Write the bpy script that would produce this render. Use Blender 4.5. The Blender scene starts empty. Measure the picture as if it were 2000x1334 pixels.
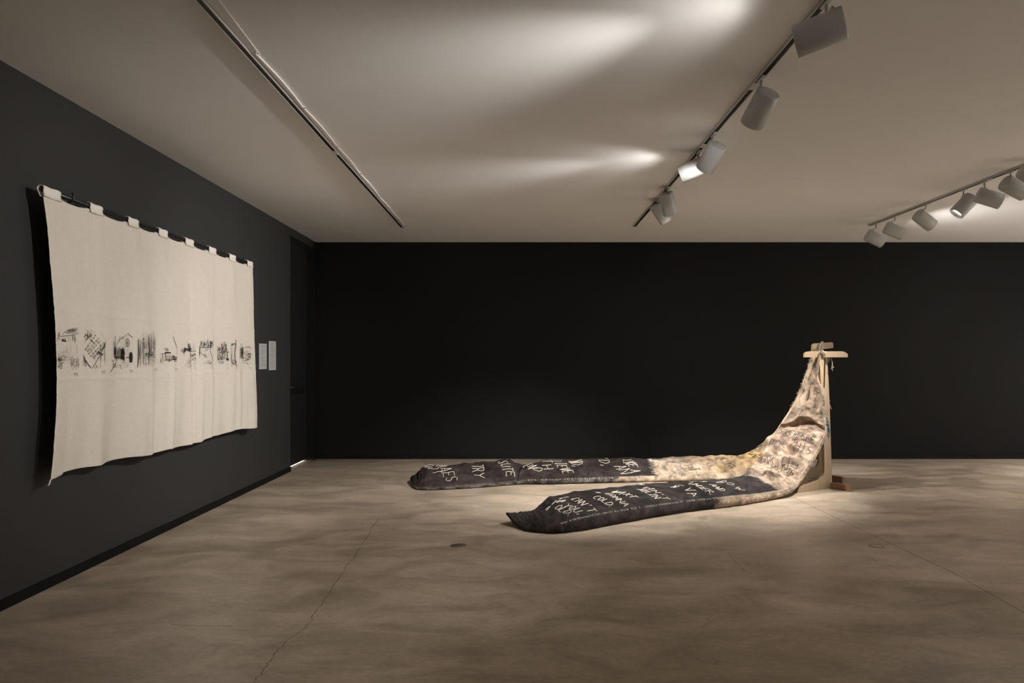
import bpy, bmesh, math, random
from mathutils import Vector, Matrix, noise
C = bpy.context.scene.collection
F = 2000*24/36.0            # focal length in pixels of the 2000 px frame
CX, CY, H = 1017.0, 704.0, 1.4
ZC = 3.08                   # ceiling height
XL = -2.91                  # left wall face
YB = 9.70                   # back wall face
XR = 8.6; YR = -3.2

def at(px, py, Y):
    return Vector(((px-CX)/F*Y, Y, H-(py-CY)/F*Y))
def onfloor(px, py, z=0.0):
    Y = (H-z)*F/(py-CY)
    return Vector(((px-CX)/F*Y, Y, z))
def proj(p):
    return (CX+p[0]/p[1]*F, CY-(p[2]-H)/p[1]*F)

# ------------------------------------------------------------------ materials
MATS = {}
def nodes(name):
    m = bpy.data.materials.new(name); m.use_nodes = True
    nt = m.node_tree; b = nt.nodes['Principled BSDF']
    MATS[name] = m
    return m, nt, b
def N(nt, t, **kw):
    n = nt.nodes.new(t)
    for k, v in kw.items():
        if k in n.inputs: n.inputs[k].default_value = v
        else: setattr(n, k, v)
    return n
def simple(name, col, rough=.6, metal=0., spec=.5, bump=0., bscale=200., vary=0.):
    m, nt, b = nodes(name)
    b.inputs['Base Color'].default_value = (*col, 1); b.inputs['Roughness'].default_value = rough
    b.inputs['Metallic'].default_value = metal; b.inputs['Specular IOR Level'].default_value = spec
    tc = N(nt, 'ShaderNodeTexCoord')
    if bump:
        nz = N(nt, 'ShaderNodeTexNoise', Scale=bscale, Detail=4.0); bp = N(nt, 'ShaderNodeBump', Strength=bump, Distance=.002)
        nt.links.new(tc.outputs['Object'], nz.inputs['Vector'])
        nt.links.new(nz.outputs['Fac'], bp.inputs['Height']); nt.links.new(bp.outputs['Normal'], b.inputs['Normal'])
    if vary:
        nz = N(nt, 'ShaderNodeTexNoise', Scale=3.0, Detail=5.0)
        nt.links.new(tc.outputs['Object'], nz.inputs['Vector'])
        mx = N(nt, 'ShaderNodeMix', data_type='RGBA')
        mx.inputs[6].default_value = (*[c*(1-vary) for c in col], 1); mx.inputs[7].default_value = (*[min(1, c*(1+vary)) for c in col], 1)
        nt.links.new(nz.outputs['Fac'], mx.inputs[0]); nt.links.new(mx.outputs[2], b.inputs['Base Color'])
    return m

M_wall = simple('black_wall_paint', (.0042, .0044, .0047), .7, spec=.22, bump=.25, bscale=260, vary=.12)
M_wall_lit = simple('black_wall_paint_lit', (.026, .0262, .0256), .68, spec=.3, bump=.25, bscale=260, vary=.08)  # lit copy of the black wall paint: spotlight brightness put into the colour
M_base = simple('black_baseboard_paint', (.0035, .0035, .0036), .6, spec=.2)
M_door = simple('black_door_paint', (.010, .010, .011), .5)
M_ceil = simple('ceiling_paint', (.78, .765, .745), .85, spec=.2, bump=.15, bscale=120, vary=.03)
M_rear = simple('rear_wall_paint', (.68, .66, .63), .8)
M_side = simple('side_wall_paint', (.70, .68, .65), .8)
M_white = simple('white_lamp_enamel', (.42, .43, .415), .38)
M_trackw = simple('white_track_enamel', (.58, .56, .53), .4)
M_black = simple('black_plastic', (.006, .006, .006), .5, spec=.3)
M_rod = simple('black_steel_rod', (.015, .016, .017), .35, metal=.3)
M_chrome = simple('chrome', (.75, .75, .75), .2, metal=1.)
M_cable = simple('white_cable_jacket', (.72, .69, .65), .5)
M_label = simple('label_card', (.36, .37, .355), .6)
M_labele = simple('label_card_edge', (.50, .51, .50), .6)
M_labelt = simple('label_print', (.16, .16, .155), .7)
M_brass = simple('worn_floor_metal', (.22, .19, .15), .35, metal=.6, bump=.5, bscale=90)
M_thread_w = simple('cream_thread', (.50, .45, .37), .9)
M_thread_k = simple('dark_thread', (.035, .032, .03), .9)
M_thread_b = simple('teal_thread', (.015, .09, .12), .9)
M_pipe = simple('seam_cord', (.33, .27, .205), .9)
M_string = simple('frayed_string', (.30, .235, .17), .95)
M_plyshade = simple('plywood_shaded_side', (.21, .11, .058), .6, vary=.15)  # plywood copy darkened for the feet's shadow side, shade put into the colour
M_hall = simple('hall_wall_paint', (.8, .8, .8), .8)

def ply():
    m, nt, b = nodes('birch_plywood')
    tc = N(nt, 'ShaderNodeTexCoord'); mp = N(nt, 'ShaderNodeMapping'); mp.inputs['Scale'].default_value = (9, 9, 1.2)
    nz = N(nt, 'ShaderNodeTexNoise', Scale=6.0, Detail=6.0, Roughness=.6, Distortion=.6)
    cr = N(nt, 'ShaderNodeValToRGB')
    cr.color_ramp.elements[0].position = .3; cr.color_ramp.elements[0].color = (.245, .172, .102, 1)
    cr.color_ramp.elements[1].position = .7; cr.color_ramp.elements[1].color = (.315, .23, .142, 1)
    nt.links.new(tc.outputs['Object'], mp.inputs['Vector']); nt.links.new(mp.outputs['Vector'], nz.inputs['Vector'])
    nt.links.new(nz.outputs['Fac'], cr.inputs['Fac']); nt.links.new(cr.outputs['Color'], b.inputs['Base Color'])
    b.inputs['Roughness'].default_value = .5
    return m
M_ply = ply()

def concrete():
    m, nt, b = nodes('polished_concrete')
    L = nt.links.new
    tc = N(nt, 'ShaderNodeTexCoord')
    mp = N(nt, 'ShaderNodeMapping'); mp.inputs['Scale'].default_value = (.55, 1.0, 1)
    L(tc.outputs['Object'], mp.inputs['Vector'])
    n1 = N(nt, 'ShaderNodeTexNoise', Scale=.7, Detail=7.0, Roughness=.6, Distortion=.5)
    n2 = N(nt, 'ShaderNodeTexNoise', Scale=3.3, Detail=8.0, Roughness=.68, Distortion=.9)
    n3 = N(nt, 'ShaderNodeTexNoise', Scale=45.0, Detail=4.0, Roughness=.7)
    for n in (n1, n2, n3): L(mp.outputs['Vector'], n.inputs['Vector'])
    r1 = N(nt, 'ShaderNodeValToRGB'); e = r1.color_ramp.elements
    e[0].position = .34; e[0].color = (.355, .288, .215, 1); e[1].position = .66; e[1].color = (.53, .44, .342, 1)
    L(n1.outputs['Fac'], r1.inputs['Fac'])
    r2 = N(nt, 'ShaderNodeValToRGB'); e = r2.color_ramp.elements
    e[0].position = .36; e[0].color = (.70, .68, .66, 1); e[1].position = .62; e[1].color = (1.10, 1.09, 1.08, 1)
    L(n2.outputs['Fac'], r2.inputs['Fac'])
    r3 = N(nt, 'ShaderNodeValToRGB'); e = r3.color_ramp.elements
    e[0].position = .35; e[0].color = (.88, .88, .88, 1); e[1].position = .65; e[1].color = (1.08, 1.08, 1.08, 1)
    L(n3.outputs['Fac'], r3.inputs['Fac'])
    m1 = N(nt, 'ShaderNodeMix', data_type='RGBA', blend_type='MULTIPLY'); m1.inputs[0].default_value = 1
    m2 = N(nt, 'ShaderNodeMix', data_type='RGBA', blend_type='MULTIPLY'); m2.inputs[0].default_value = 1
    L(r1.outputs['Color'], m1.inputs[6]); L(r2.outputs['Color'], m1.inputs[7])
    L(m1.outputs[2], m2.inputs[6]); L(r3.outputs['Color'], m2.inputs[7])
    L(m2.outputs[2], b.inputs['Base Color'])
    rr = N(nt, 'ShaderNodeMapRange'); rr.inputs[1].default_value = .3; rr.inputs[2].default_value = .7
    rr.inputs[3].default_value = .30; rr.inputs[4].default_value = .42
    L(n2.outputs['Fac'], rr.inputs[0]); L(rr.outputs[0], b.inputs['Roughness'])
    b.inputs['Specular IOR Level'].default_value = .42
    bp = N(nt, 'ShaderNodeBump', Strength=.12, Distance=.003)
    L(n3.outputs['Fac'], bp.inputs['Height']); L(bp.outputs['Normal'], b.inputs['Normal'])
    return m
M_floor = concrete()

def linen(name, c0, c1, wscale=1.0, attr=False):
    """woven cloth: two crossed wave patterns as bump, noise for colour; attr -> base colour from the mesh's dye attribute"""
    m, nt, b = nodes(name); L = nt.links.new
    tc = N(nt, 'ShaderNodeTexCoord')
    n1 = N(nt, 'ShaderNodeTexNoise', Scale=2.2, Detail=6.0, Roughness=.6)
    n2 = N(nt, 'ShaderNodeTexNoise', Scale=130.0*wscale, Detail=3.0, Roughness=.7)
    mp = N(nt, 'ShaderNodeMapping'); mp.inputs['Scale'].default_value = (1, 1, 14)
    mq = N(nt, 'ShaderNodeMapping'); mq.inputs['Scale'].default_value = (14, 14, 1)
    L(tc.outputs['Object'], mp.inputs['Vector']); L(tc.outputs['Object'], mq.inputs['Vector'])
    w1 = N(nt, 'ShaderNodeTexNoise', Scale=14.0*wscale, Detail=3.0); w2 = N(nt, 'ShaderNodeTexNoise', Scale=14.0*wscale, Detail=3.0)
    L(mp.outputs['Vector'], w1.inputs['Vector']); L(mq.outputs['Vector'], w2.inputs['Vector'])
    L(tc.outputs['Object'], n1.inputs['Vector']); L(tc.outputs['Object'], n2.inputs['Vector'])
    ad = N(nt, 'ShaderNodeMath', operation='ADD'); L(w1.outputs['Fac'], ad.inputs[0]); L(w2.outputs['Fac'], ad.inputs[1])
    cr = N(nt, 'ShaderNodeMapRange'); cr.inputs[1].default_value = .7; cr.inputs[2].default_value = 1.3
    cr.inputs[3].default_value = .93; cr.inputs[4].default_value = 1.05
    L(ad.outputs[0], cr.inputs[0])
    mx = N(nt, 'ShaderNodeMix', data_type='RGBA')
    mx.inputs[6].default_value = (*c0, 1); mx.inputs[7].default_value = (*c1, 1)
    L(n1.outputs['Fac'], mx.inputs[0])
    src = mx.outputs[2]
    if attr:
        s1 = N(nt, 'ShaderNodeTexNoise', Scale=9.0, Detail=9.0, Roughness=.68, Distortion=.6); L(tc.outputs['Object'], s1.inputs['Vector'])
        s2 = N(nt, 'ShaderNodeMapRange'); s2.inputs[1].default_value = .38; s2.inputs[2].default_value = .62; s2.inputs[3].default_value = .42; s2.inputs[4].default_value = 1.25; L(s1.outputs['Fac'], s2.inputs[0])
        sv = N(nt, 'ShaderNodeVectorMath', operation='SCALE'); L(src, sv.inputs[0]); L(s2.outputs[0], sv.inputs['Scale']); src = sv.outputs[0]
        at_ = N(nt, 'ShaderNodeAttribute'); at_.attribute_name = 'dye'
        mm = N(nt, 'ShaderNodeMix', data_type='RGBA', blend_type='MULTIPLY'); mm.inputs[0].default_value = 1
        L(at_.outputs['Color'], mm.inputs[6]); L(src, mm.inputs[7]); src = mm.outputs[2]
    vm = N(nt, 'ShaderNodeVectorMath', operation='SCALE'); L(src, vm.inputs[0]); L(cr.outputs[0], vm.inputs['Scale'])
    L(vm.outputs[0], b.inputs['Base Color'])
    b.inputs['Roughness'].default_value = .95; b.inputs['Specular IOR Level'].default_value = .15
    hb = N(nt, 'ShaderNodeMath', operation='ADD'); L(ad.outputs[0], hb.inputs[0]); L(n2.outputs['Fac'], hb.inputs[1])
    bp = N(nt, 'ShaderNodeBump', Strength=.35, Distance=.002); L(hb.outputs[0], bp.inputs['Height']); L(bp.outputs['Normal'], b.inputs['Normal'])
    return m
M_linen = linen('raw_linen', (.52, .47, .405), (.58, .53, .46))
M_loop = linen('white_linen_tab', (.66, .62, .56), (.72, .68, .62))
M_quilt = linen('dyed_quilt_cloth', (.8, .8, .8), (1.1, 1.08, 1.05), .8, True)

def ink(name, a, col=(.03, .027, .025)):
    m, nt, b = nodes(name); L = nt.links.new
    b.inputs['Base Color'].default_value = (*col, 1); b.inputs['Roughness'].default_value = 1
    b.inputs['Specular IOR Level'].default_value = 0
    b.inputs['Alpha'].default_value = a
    return m
INK = [ink('charcoal_dark', .78), ink('charcoal_mid', .42), ink('charcoal_smudge', .115)]

def emit(name, col, s):
    m, nt, b = nodes(name)
    b.inputs['Emission Color'].default_value = (*col, 1); b.inputs['Emission Strength'].default_value = s
    b.inputs['Base Color'].default_value = (.5, .5, .5, 1)
    return m
M_lens = emit('lit_lamp_lens', (1, .95, .88), 26.)

# ------------------------------------------------------------------ mesh helpers
def obj(name, bm, mat, parent=None, smooth=False, loc=None):
    me = bpy.data.meshes.new(name)
    bmesh.ops.recalc_face_normals(bm, faces=bm.faces)
    bm.to_mesh(me); bm.free()
    for m in (mat if isinstance(mat, (list, tuple)) else [mat]): me.materials.append(m)
    if smooth:
        for p in me.polygons: p.use_smooth = True
    o = bpy.data.objects.new(name, me); C.objects.link(o)
    if parent: o.parent = parent
    return o
def tag(o, label, cat, group=None):
    o['label'] = label; o['category'] = cat
    if group: o['group'] = group
    return o
def thing(name, label, cat, loc=(0, 0, 0), group=None):
    o = bpy.data.objects.new(name, None); C.objects.link(o); o.location = loc
    o.empty_display_size = .05
    return tag(o, label, cat, group)
def struct(name, bm, m, parent=None, smooth=False):
    o = obj(name, bm, m, parent, smooth)
    if not parent: o['kind'] = 'structure'
    return o
def box(bm, p0, p1, bev=0., mi=0):
    x0, y0, z0 = p0; x1, y1, z1 = p1
    r = bmesh.ops.create_cube(bm, size=1)
    for v in r['verts']:
        v.co = Vector((x0+(v.co.x+.5)*(x1-x0), y0+(v.co.y+.5)*(y1-y0), z0+(v.co.z+.5)*(z1-z0)))
    if bev:
        es = list({e for v in r['verts'] for e in v.link_edges})
        bmesh.ops.bevel(bm, geom=es, offset=bev, segments=2, affect='EDGES', profile=.6)
    return bm
def B(*a, **k):
    return box(bmesh.new(), *a, **k)
def prism(bm, pts, off, bev=0.):
    """pts: planar loop of Vectors; off: extrusion vector"""
    a = [bm.verts.new(p) for p in pts]; b = [bm.verts.new(Vector(p)+off) for p in pts]
    n = len(pts)
    f1 = bm.faces.new(a); f2 = bm.faces.new(b[::-1])
    for i in range(n): bm.faces.new((a[i], b[i], b[(i+1) % n], a[(i+1) % n]))
    if bev:
        bm.normal_update()
        es = [e for e in f1.edges]+[e for e in f2.edges]
        bmesh.ops.bevel(bm, geom=es, offset=bev, segments=2, affect='EDGES', profile=.6)
    return bm
def frame_of(t):
    t = t.normalized(); u = Vector((0, 0, 1)) if abs(t.z) < .9 else Vector((1, 0, 0))
    x = t.cross(u).normalized(); return x, x.cross(t).normalized()
def tube(bm, pts, r, seg=6, cap=True, mi=0, taper=None):
    pts = [Vector(p) for p in pts]; rings = []
    for i, p in enumerate(pts):
        t = pts[min(i+1, len(pts)-1)]-pts[max(i-1, 0)]
        if t.length < 1e-7: t = Vector((0, 0, 1))
        if i == 0: x, y = frame_of(t)
        else:
            tn = t.normalized(); x = (x-tn*x.dot(tn))
            if x.length < 1e-5: x, y = frame_of(t)
            x.normalize(); y = x.cross(tn)
        rr = r if taper is None else r*taper(i/(len(pts)-1))
        rings.append([bm.verts.new(p+x*math.cos(a)*rr+y*math.sin(a)*rr) for a in [2*math.pi*k/seg for k in range(seg)]])
    for a, b in zip(rings, rings[1:]):
        for k in range(seg):
            f = bm.faces.new((a[k], a[(k+1) % seg], b[(k+1) % seg], b[k])); f.material_index = mi
    if cap:
        bm.faces.new(rings[0][::-1]).material_index = mi; bm.faces.new(rings[-1]).material_index = mi
    return bm
def lathe(bm, prof, mat4, seg=40, closed=False):
    """prof: (r,z) list; revolve about local Z"""
    rings = []
    for r, z in prof:
        if r < 1e-6: rings.append([bm.verts.new(mat4 @ Vector((0, 0, z)))])
        else: rings.append([bm.verts.new(mat4 @ Vector((r*math.cos(2*math.pi*k/seg), r*math.sin(2*math.pi*k/seg), z))) for k in range(seg)])
    prs = list(zip(rings, rings[1:]))
    if closed: prs.append((rings[-1], rings[0]))
    for a, b in prs:
        if len(a) == 1 and len(b) == 1: continue
        for k in range(seg):
            k2 = (k+1) % seg
            if len(a) == 1: bm.faces.new((a[0], b[k2], b[k]))
            elif len(b) == 1: bm.faces.new((a[k], a[k2], b[0]))
            else: bm.faces.new((a[k], a[k2], b[k2], b[k]))
    return bm
def cr(pts, t):
    """Catmull-Rom through pts (tuples), t in 0..1"""
    n = len(pts)-1; x = min(max(t, 0), 1)*n; i = min(int(x), n-1); f = x-i
    p1, p2 = pts[i], pts[i+1]
    p0 = pts[i-1] if i > 0 else tuple(2*a-b for a, b in zip(p1, p2))
    p3 = pts[i+2] if i+2 <= n else tuple(2*b-a for a, b in zip(p1, p2))
    return tuple(.5*(2*b+(c-a)*f+(2*a-5*b+4*c-d)*f*f+(-a+3*b-3*c+d)*f**3) for a, b, c, d in zip(p0, p1, p2, p3))
def chaikin(pts, it=2):
    pts = [tuple(p) for p in pts]
    for _ in range(it):
        q = [pts[0]]
        for a, b in zip(pts, pts[1:]):
            q.append(tuple(.75*x+.25*y for x, y in zip(a, b))); q.append(tuple(.25*x+.75*y for x, y in zip(a, b)))
        q.append(pts[-1]); pts = q
    return pts

FONT = {
 'A': [[(0,0),(.5,1),(1,0)],[(.2,.4),(.8,.4)]], 'B': [[(0,0),(0,1),(.7,.95),(.8,.75),(.6,.55),(0,.5)],[(.6,.55),(.95,.35),(.8,.05),(0,0)]],
 'C': [[(1,.85),(.6,1),(.15,.8),(0,.45),(.2,.1),(.6,0),(1,.12)]], 'D': [[(0,0),(0,1),(.6,.9),(1,.5),(.6,.08),(0,0)]],
 'E': [[(1,1),(0,1),(0,0),(1,0)],[(0,.5),(.8,.5)]], 'F': [[(1,1),(0,1),(0,0)],[(0,.5),(.7,.5)]],
 'G': [[(1,.85),(.5,1),(.05,.7),(.05,.25),(.5,0),(.95,.2),(.95,.5),(.55,.5)]], 'H': [[(0,0),(0,1)],[(1,0),(1,1)],[(0,.5),(1,.5)]],
 'I': [[(.5,0),(.5,1)],[(.2,1),(.8,1)],[(.2,0),(.8,0)]], 'K': [[(0,0),(0,1)],[(1,1),(0,.45),(1,0)]],
 'L': [[(0,1),(0,0),(.9,0)]], 'M': [[(0,0),(0,1),(.5,.4),(1,1),(1,0)]], 'N': [[(0,0),(0,1),(1,0),(1,1)]],
 'O': [[(.5,1),(.08,.75),(.05,.3),(.45,0),(.9,.25),(.95,.7),(.5,1)]], 'Q': [[(.5,1),(.05,.5),(.5,0),(.95,.5),(.5,1)],[(.6,.3),(1,0)]],
 'R': [[(0,0),(0,1),(.7,.95),(.85,.72),(.6,.5),(0,.48)],[(.4,.48),(1,0)]], 'S': [[(.95,.9),(.5,1),(.1,.8),(.25,.55),(.8,.42),(.9,.15),(.5,0),(.05,.12)]],
 'T': [[(.5,0),(.5,1)],[(0,1),(1,1)]], 'U': [[(0,1),(.02,.25),(.45,0),(.9,.2),(1,1)]], 'V': [[(0,1),(.5,0),(1,1)]],
 'W': [[(0,1),(.25,0),(.5,.7),(.75,0),(1,1)]], 'X': [[(0,0),(1,1)],[(0,1),(1,0)]], 'Y': [[(0,1),(.5,.5),(1,1)],[(.5,.5),(.4,0)]],
 '.': [[(.1,.0),(.2,.1)]], ',': [[(.25,.15),(.05,-.15)]], "'": [[(.3,1.1),(.2,.85)]],
 '1': [[(.3,.8),(.55,1),(.55,0)]], '9': [[(.9,.7),(.5,1),(.1,.75),(.5,.5),(.9,.7),(.8,0)]], '7': [[(0,1),(1,1),(.4,0)]],
 '3': [[(.05,.95),(.9,.95),(.4,.55),(.9,.3),(.5,0),(.05,.1)]], '8': [[(.5,1),(.1,.78),(.85,.25),(.5,0),(.15,.25),(.85,.78),(.5,1)]],
 '0': [[(.5,1),(.1,.5),(.5,0),(.9,.5),(.5,1)]], '2': [[(.05,.8),(.5,1),(.9,.7),(0,0),(1,0)]],
}

# ------------------------------------------------------------------ room shell
T = .25
struct('floor', B((-4.6, YR-T, -.12), (XR+T, YB+T, 0)), M_floor)
struct('ceiling', B((-4.6, YR-T, ZC), (XR+T, YB+T, ZC+.15)), M_ceil)
struct('wall_back', B((-4.6, YB, 0), (XR+T, YB+T, ZC)), M_wall)
DY0, DY1, DZ = 8.62, 9.57, 2.98     # door opening in the left wall
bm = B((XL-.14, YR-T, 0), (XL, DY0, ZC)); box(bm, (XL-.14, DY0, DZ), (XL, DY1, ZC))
struct('wall_left', bm, M_wall_lit)
struct('wall_left_return', B((XL-.14, DY1, 0), (XL, YB, ZC)), M_wall)
struct('wall_right', B((XR, YR-T, 0), (XR+T, YB, ZC)), M_side)
struct('wall_front', B((-4.6, YR-T, 0), (XR, YR, ZC)), M_rear)
bm = B((XL-.0, YB-.012, .0), (XR, YB, .055)); struct('baseboard_back', bm, M_base)
bm = B((XL, YR, 0), (XL+.012, DY0, .06)); box(bm, (XL, DY1, 0), (XL+.012, YB-.012, .06)); struct('baseboard_left', bm, M_base)
# thin shadow groove profile above the skirting and the corner bead
struct('trim_1', B((XL, YB-.02, .06), (XL+.02, YB, ZC)), M_wall)
# hall behind the door
bm = B((-4.6, 8.0, 0), (-4.55, YB, ZC)); box(bm, (-4.55, 7.9, 0), (XL-.14, 8.0, ZC)); struct('wall_hall', bm, M_hall)
# door
d = obj('door_1', B((XL-.135, DY0+.012, .021), (XL-.09, DY1-.012, DZ-.01), bev=.002), M_door); d['kind'] = 'structure'
hb = B((XL-.088, DY0-.0, .975), (XL-.045, 9.36, 1.045), bev=.006)
box(hb, (XL-.09, 9.36, .965), (XL-.04, 9.40, 1.06), bev=.004)
obj('door_handle', hb, M_black, d)
obj('handle_strip', tube(bmesh.new(), [(XL-.05, DY0+.02, 1.053), (XL-.05, 9.30, 1.053), (XL-.046, 9.395, 1.062), (XL-.042, 9.40, .99)], .0035, 6), M_chrome, d, True)
bm = B((XL-.14, DY0, 0), (XL-.10, DY0+.01, DZ)); box(bm, (XL-.14, DY1-.01, 0), (XL-.10, DY1, DZ)); struct('trim_2', bm, M_door)

# ------------------------------------------------------------------ floor joints, cracks, outlets
def floorline(name, pts, w, mat, z=.0006, n=0, amp=0., seed=1):
    random.seed(seed); P = [onfloor(*p) for p in pts]
    if n:
        Q = []
        for a, b in zip(P, P[1:]):
            for k in range(n):
                f = k/n; q = a.lerp(b, f); Q.append(q+Vector((random.uniform(-amp, amp), random.uniform(-amp, amp), 0)))
        Q.append(P[-1]); P = Q
    bm = bmesh.new(); prev = None
    for i, p in enumerate(P):
        t = (P[min(i+1, len(P)-1)]-P[max(i-1, 0)]).normalized(); s = Vector((-t.y, t.x, 0))*w/2*(random.uniform(.5, 1.2) if n else 1)
        a = bm.verts.new(Vector((p.x, p.y, z))+s); b = bm.verts.new(Vector((p.x, p.y, z))-s)
        if prev: bm.faces.new((prev[0], a, b, prev[1]))
        prev = (a, b)
    o = obj(name, bm, mat); o['kind'] = 'structure'; return o
M_joint = simple('joint_line', (.085, .068, .055), .8)
M_scratch = simple('pale_scratch', (.34, .29, .24), .6)
M_crack = simple('hairline_crack', (.15, .118, .09), .8)
floorline('trim_3', [(1551, 972), (1665, 1027), (1860, 1118), (2000, 1197)], .0045, M_joint)
floorline('trim_4', [(1640, 1050), (1720, 1103), (1800, 1155)], .006, M_scratch)
floorline('trim_5', [(497, 1334), (512, 1310), (534, 1280), (562, 1250), (600, 1222), (640, 1160), (690, 1090), (740, 1010)], .005, M_crack, n=8, amp=.012, seed=3)
floorline('trim_6', [(829, 1002), (836, 985), (850, 962)], .006, M_scratch, n=5, amp=.01, seed=4)
floorline('trim_7', [(1310, 1310), (1345, 1264), (1366, 1240), (1400, 1190)], .005, M_scratch, n=7, amp=.012, seed=5)
floorline('trim_8', [(1420, 1080), (1455, 1115)], .003, M_crack, n=4, amp=.008, seed=6)
floorline('trim_9', [(1880, 897.5), (1960, 925), (2000, 933)], .012, M_scratch)
floorline('trim_10', [(335, 1221), (455, 1223)], .006, M_crack, n=6, amp=.004, seed=8)
floorline('trim_11', [(850, 915), (866, 903)], .012, M_scratch)
def outlet(px, py, label, r=.055, bright=False):
    p = onfloor(px, py)
    t = thing('floor_outlet', label, 'floor socket', p, 'round covers set in the concrete floor')
    m4 = Matrix.Identity(4)
    obj('cover_ring', lathe(bmesh.new(), [(r, .0), (r, .003), (r*.82, .004), (r*.8, .001)], m4, 32), M_brass, t, True)
    obj('cover_plate', lathe(bmesh.new(), [(r*.78, .0005), (r*.72, .003), (0, .0035)], m4, 32), M_floor if not bright else M_brass, t, True)
    return t
outlet(895, 1066, 'small round metal floor socket cover in front of the dark sack tip', .06, True)
outlet(1712, 1067, 'small worn round floor cover right of the wooden stand', .055)

# ------------------------------------------------------------------ linen hanging
YT0, YT1 = 4.0, 7.12
tabs = [(3.995, 4.145), (4.43, 4.56), (4.86, 4.99), (5.27, 5.40), (5.69, 5.83), (6.12, 6.26), (6.55, 6.69), (6.98, 7.12)]
ZR, XRD = 2.408, -2.81
def cloth(a, s):
    """a: 0..1 along the rod, s: 0 top .. 1 bottom"""
    left = [0, .035, .055, .075, .088, .092, .086, .062, .03]
    right = [0, .012, .02, .03, .045, .06, .075, .085, .07]
    yl = YT0+cr([(v,) for v in left], s)[0]; yr = YT1+cr([(v,) for v in right], s)[0]
    Y = yl+(yr-yl)*a
    topz = 2.385-.0
    dmin = min(max(t0-Y, Y-t1, 0) for t0, t1 in tabs)
    topz -= min(.012, dmin*.12)
    zb = .703+.012*math.sin(a*9+.5)+.006*math.sin(a*31)-(.012 if a < .04 else 0)
    z = topz+(zb-topz)*s
    g = s**.8
    x = -2.802
    x += .015*g*math.sin(a*21+1.2*math.sin(s*2.2)+.4)+.011*g*math.sin(a*39+s*1.5+1)+.0055*math.sin(a*77+2*s)*g
    for c, w, h, sl in [(.305, .012, .022, .05), (.47, .010, .016, -.02), (.555, .008, -.024, .02), (.12, .012, .012, .03), (.70, .012, .012, -.03), (.86, .012, .016, .01), (.62, .01, .010, -.02), (.93, .012, -.010, -.04)]:
        x += 1.5*h*g*math.exp(-((a-c-sl*s)/w)**2*.5)*(.35+.65*s)
    # pulls at the tabs
    for t0, t1 in tabs:
        tc_ = ((t0+t1)/2-YT0)/(YT1-YT0)
        x += .010*math.exp(-((a-tc_)/.016)**2)*(math.exp(-s*6)-math.exp(-s*40))
    x -= .006*math.exp(-s*9)*(dmin > .03)
    # ironed fold creases, bottom edge curl
    for sc in (.40, .655):
        x += .0035*math.exp(-((s-sc-.006*math.sin(a*7))/.006)**2)
    x += .035*s*s*max(0, a-.93)/.07+.010*s**3*math.sin(a*47)
    x += .004*noise.noise(Vector((a*9, s*5, 3.3)))+.002*noise.noise(Vector((a*40, s*14, 1.3)))
    return Vector((x, Y, z))
bm = bmesh.new(); NA, NS = 420, 170
grid = [[bm.verts.new(cloth(i/NA, j/NS)) for i in range(NA+1)] for j in range(NS+1)]
for j in range(NS):
    for i in range(NA): bm.faces.new((grid[j][i], grid[j+1][i], grid[j+1][i+1], grid[j][i+1]))
cl = obj('linen_hanging', bm, M_linen, None, True)
tag(cl, 'large raw linen cloth with charcoal drawings hanging from rod on black left wall', 'wall hanging')
so = cl.modifiers.new('thick', 'SOLIDIFY'); so.thickness = .0016; so.offset = -1
# hem
hem = [cloth(i/NA, 1)+Vector((.002, 0, .001)) for i in range(0, NA+1, 2)]
obj('bottom_hem', tube(bmesh.new(), hem, .0038, 6), M_linen, cl, True)
for side in (0, 1):
    rnd = random.Random(side)
    sel = [cloth(side, j/NS)+Vector((.002, rnd.uniform(-.002, .002), 0)) for j in range(0, NS+1, 2)]
    obj('frayed_edge', tube(bmesh.new(), sel, .003, 5), M_loop, cl, True)
obj('loose_thread', tube(bmesh.new(), [cloth(0, 1), cloth(0, 1)+Vector((.004, -.015, -.02)), cloth(0, 1)+Vector((.0, -.022, -.032))], .004, 5), M_loop, cl, True)
def loop_mesh(y0, y1):
    bm = bmesh.new(); prof = []
    r = .0185
    for k in range(0, 15):
        a = math.radians(-35+k*230/14); prof.append((XRD+math.cos(a)*r, ZR+math.sin(a)*r))
    prof.insert(0, (-2.7905, 2.362)); prof.append((-2.812, 2.362))
    rows = []
    for k in range(7):
        f = k/6; y = y0+(y1-y0)*f+.0; w = .0015*math.sin(f*9)
        rows.append([bm.verts.new((px+w, y+.002*math.sin(pz*70), pz+w)) for px, pz in prof])
    for a, b in zip(rows, rows[1:]):
        for k in range(len(prof)-1): bm.faces.new((a[k], a[k+1], b[k+1], b[k]))
    return bm
for y0, y1 in tabs:
    o = obj('hanging_tab', loop_mesh(y0, y1), M_loop, cl, True)
    s_ = o.modifiers.new('t', 'SOLIDIFY'); s_.thickness = .003; s_.offset = 1
rod = thing('hanging_rod', 'black steel rod carrying the linen cloth on the left wall', 'rod', (XRD, YT0, ZR))
bm = bmesh.new(); rt = [Vector((XRD, y, ZR))-rod.location for y in (4.004, 4.8, 5.6, 6.4, 7.14)]
obj('rod_tube', tube(bm, rt, .0145, 16), M_rod, rod, True)
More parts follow.
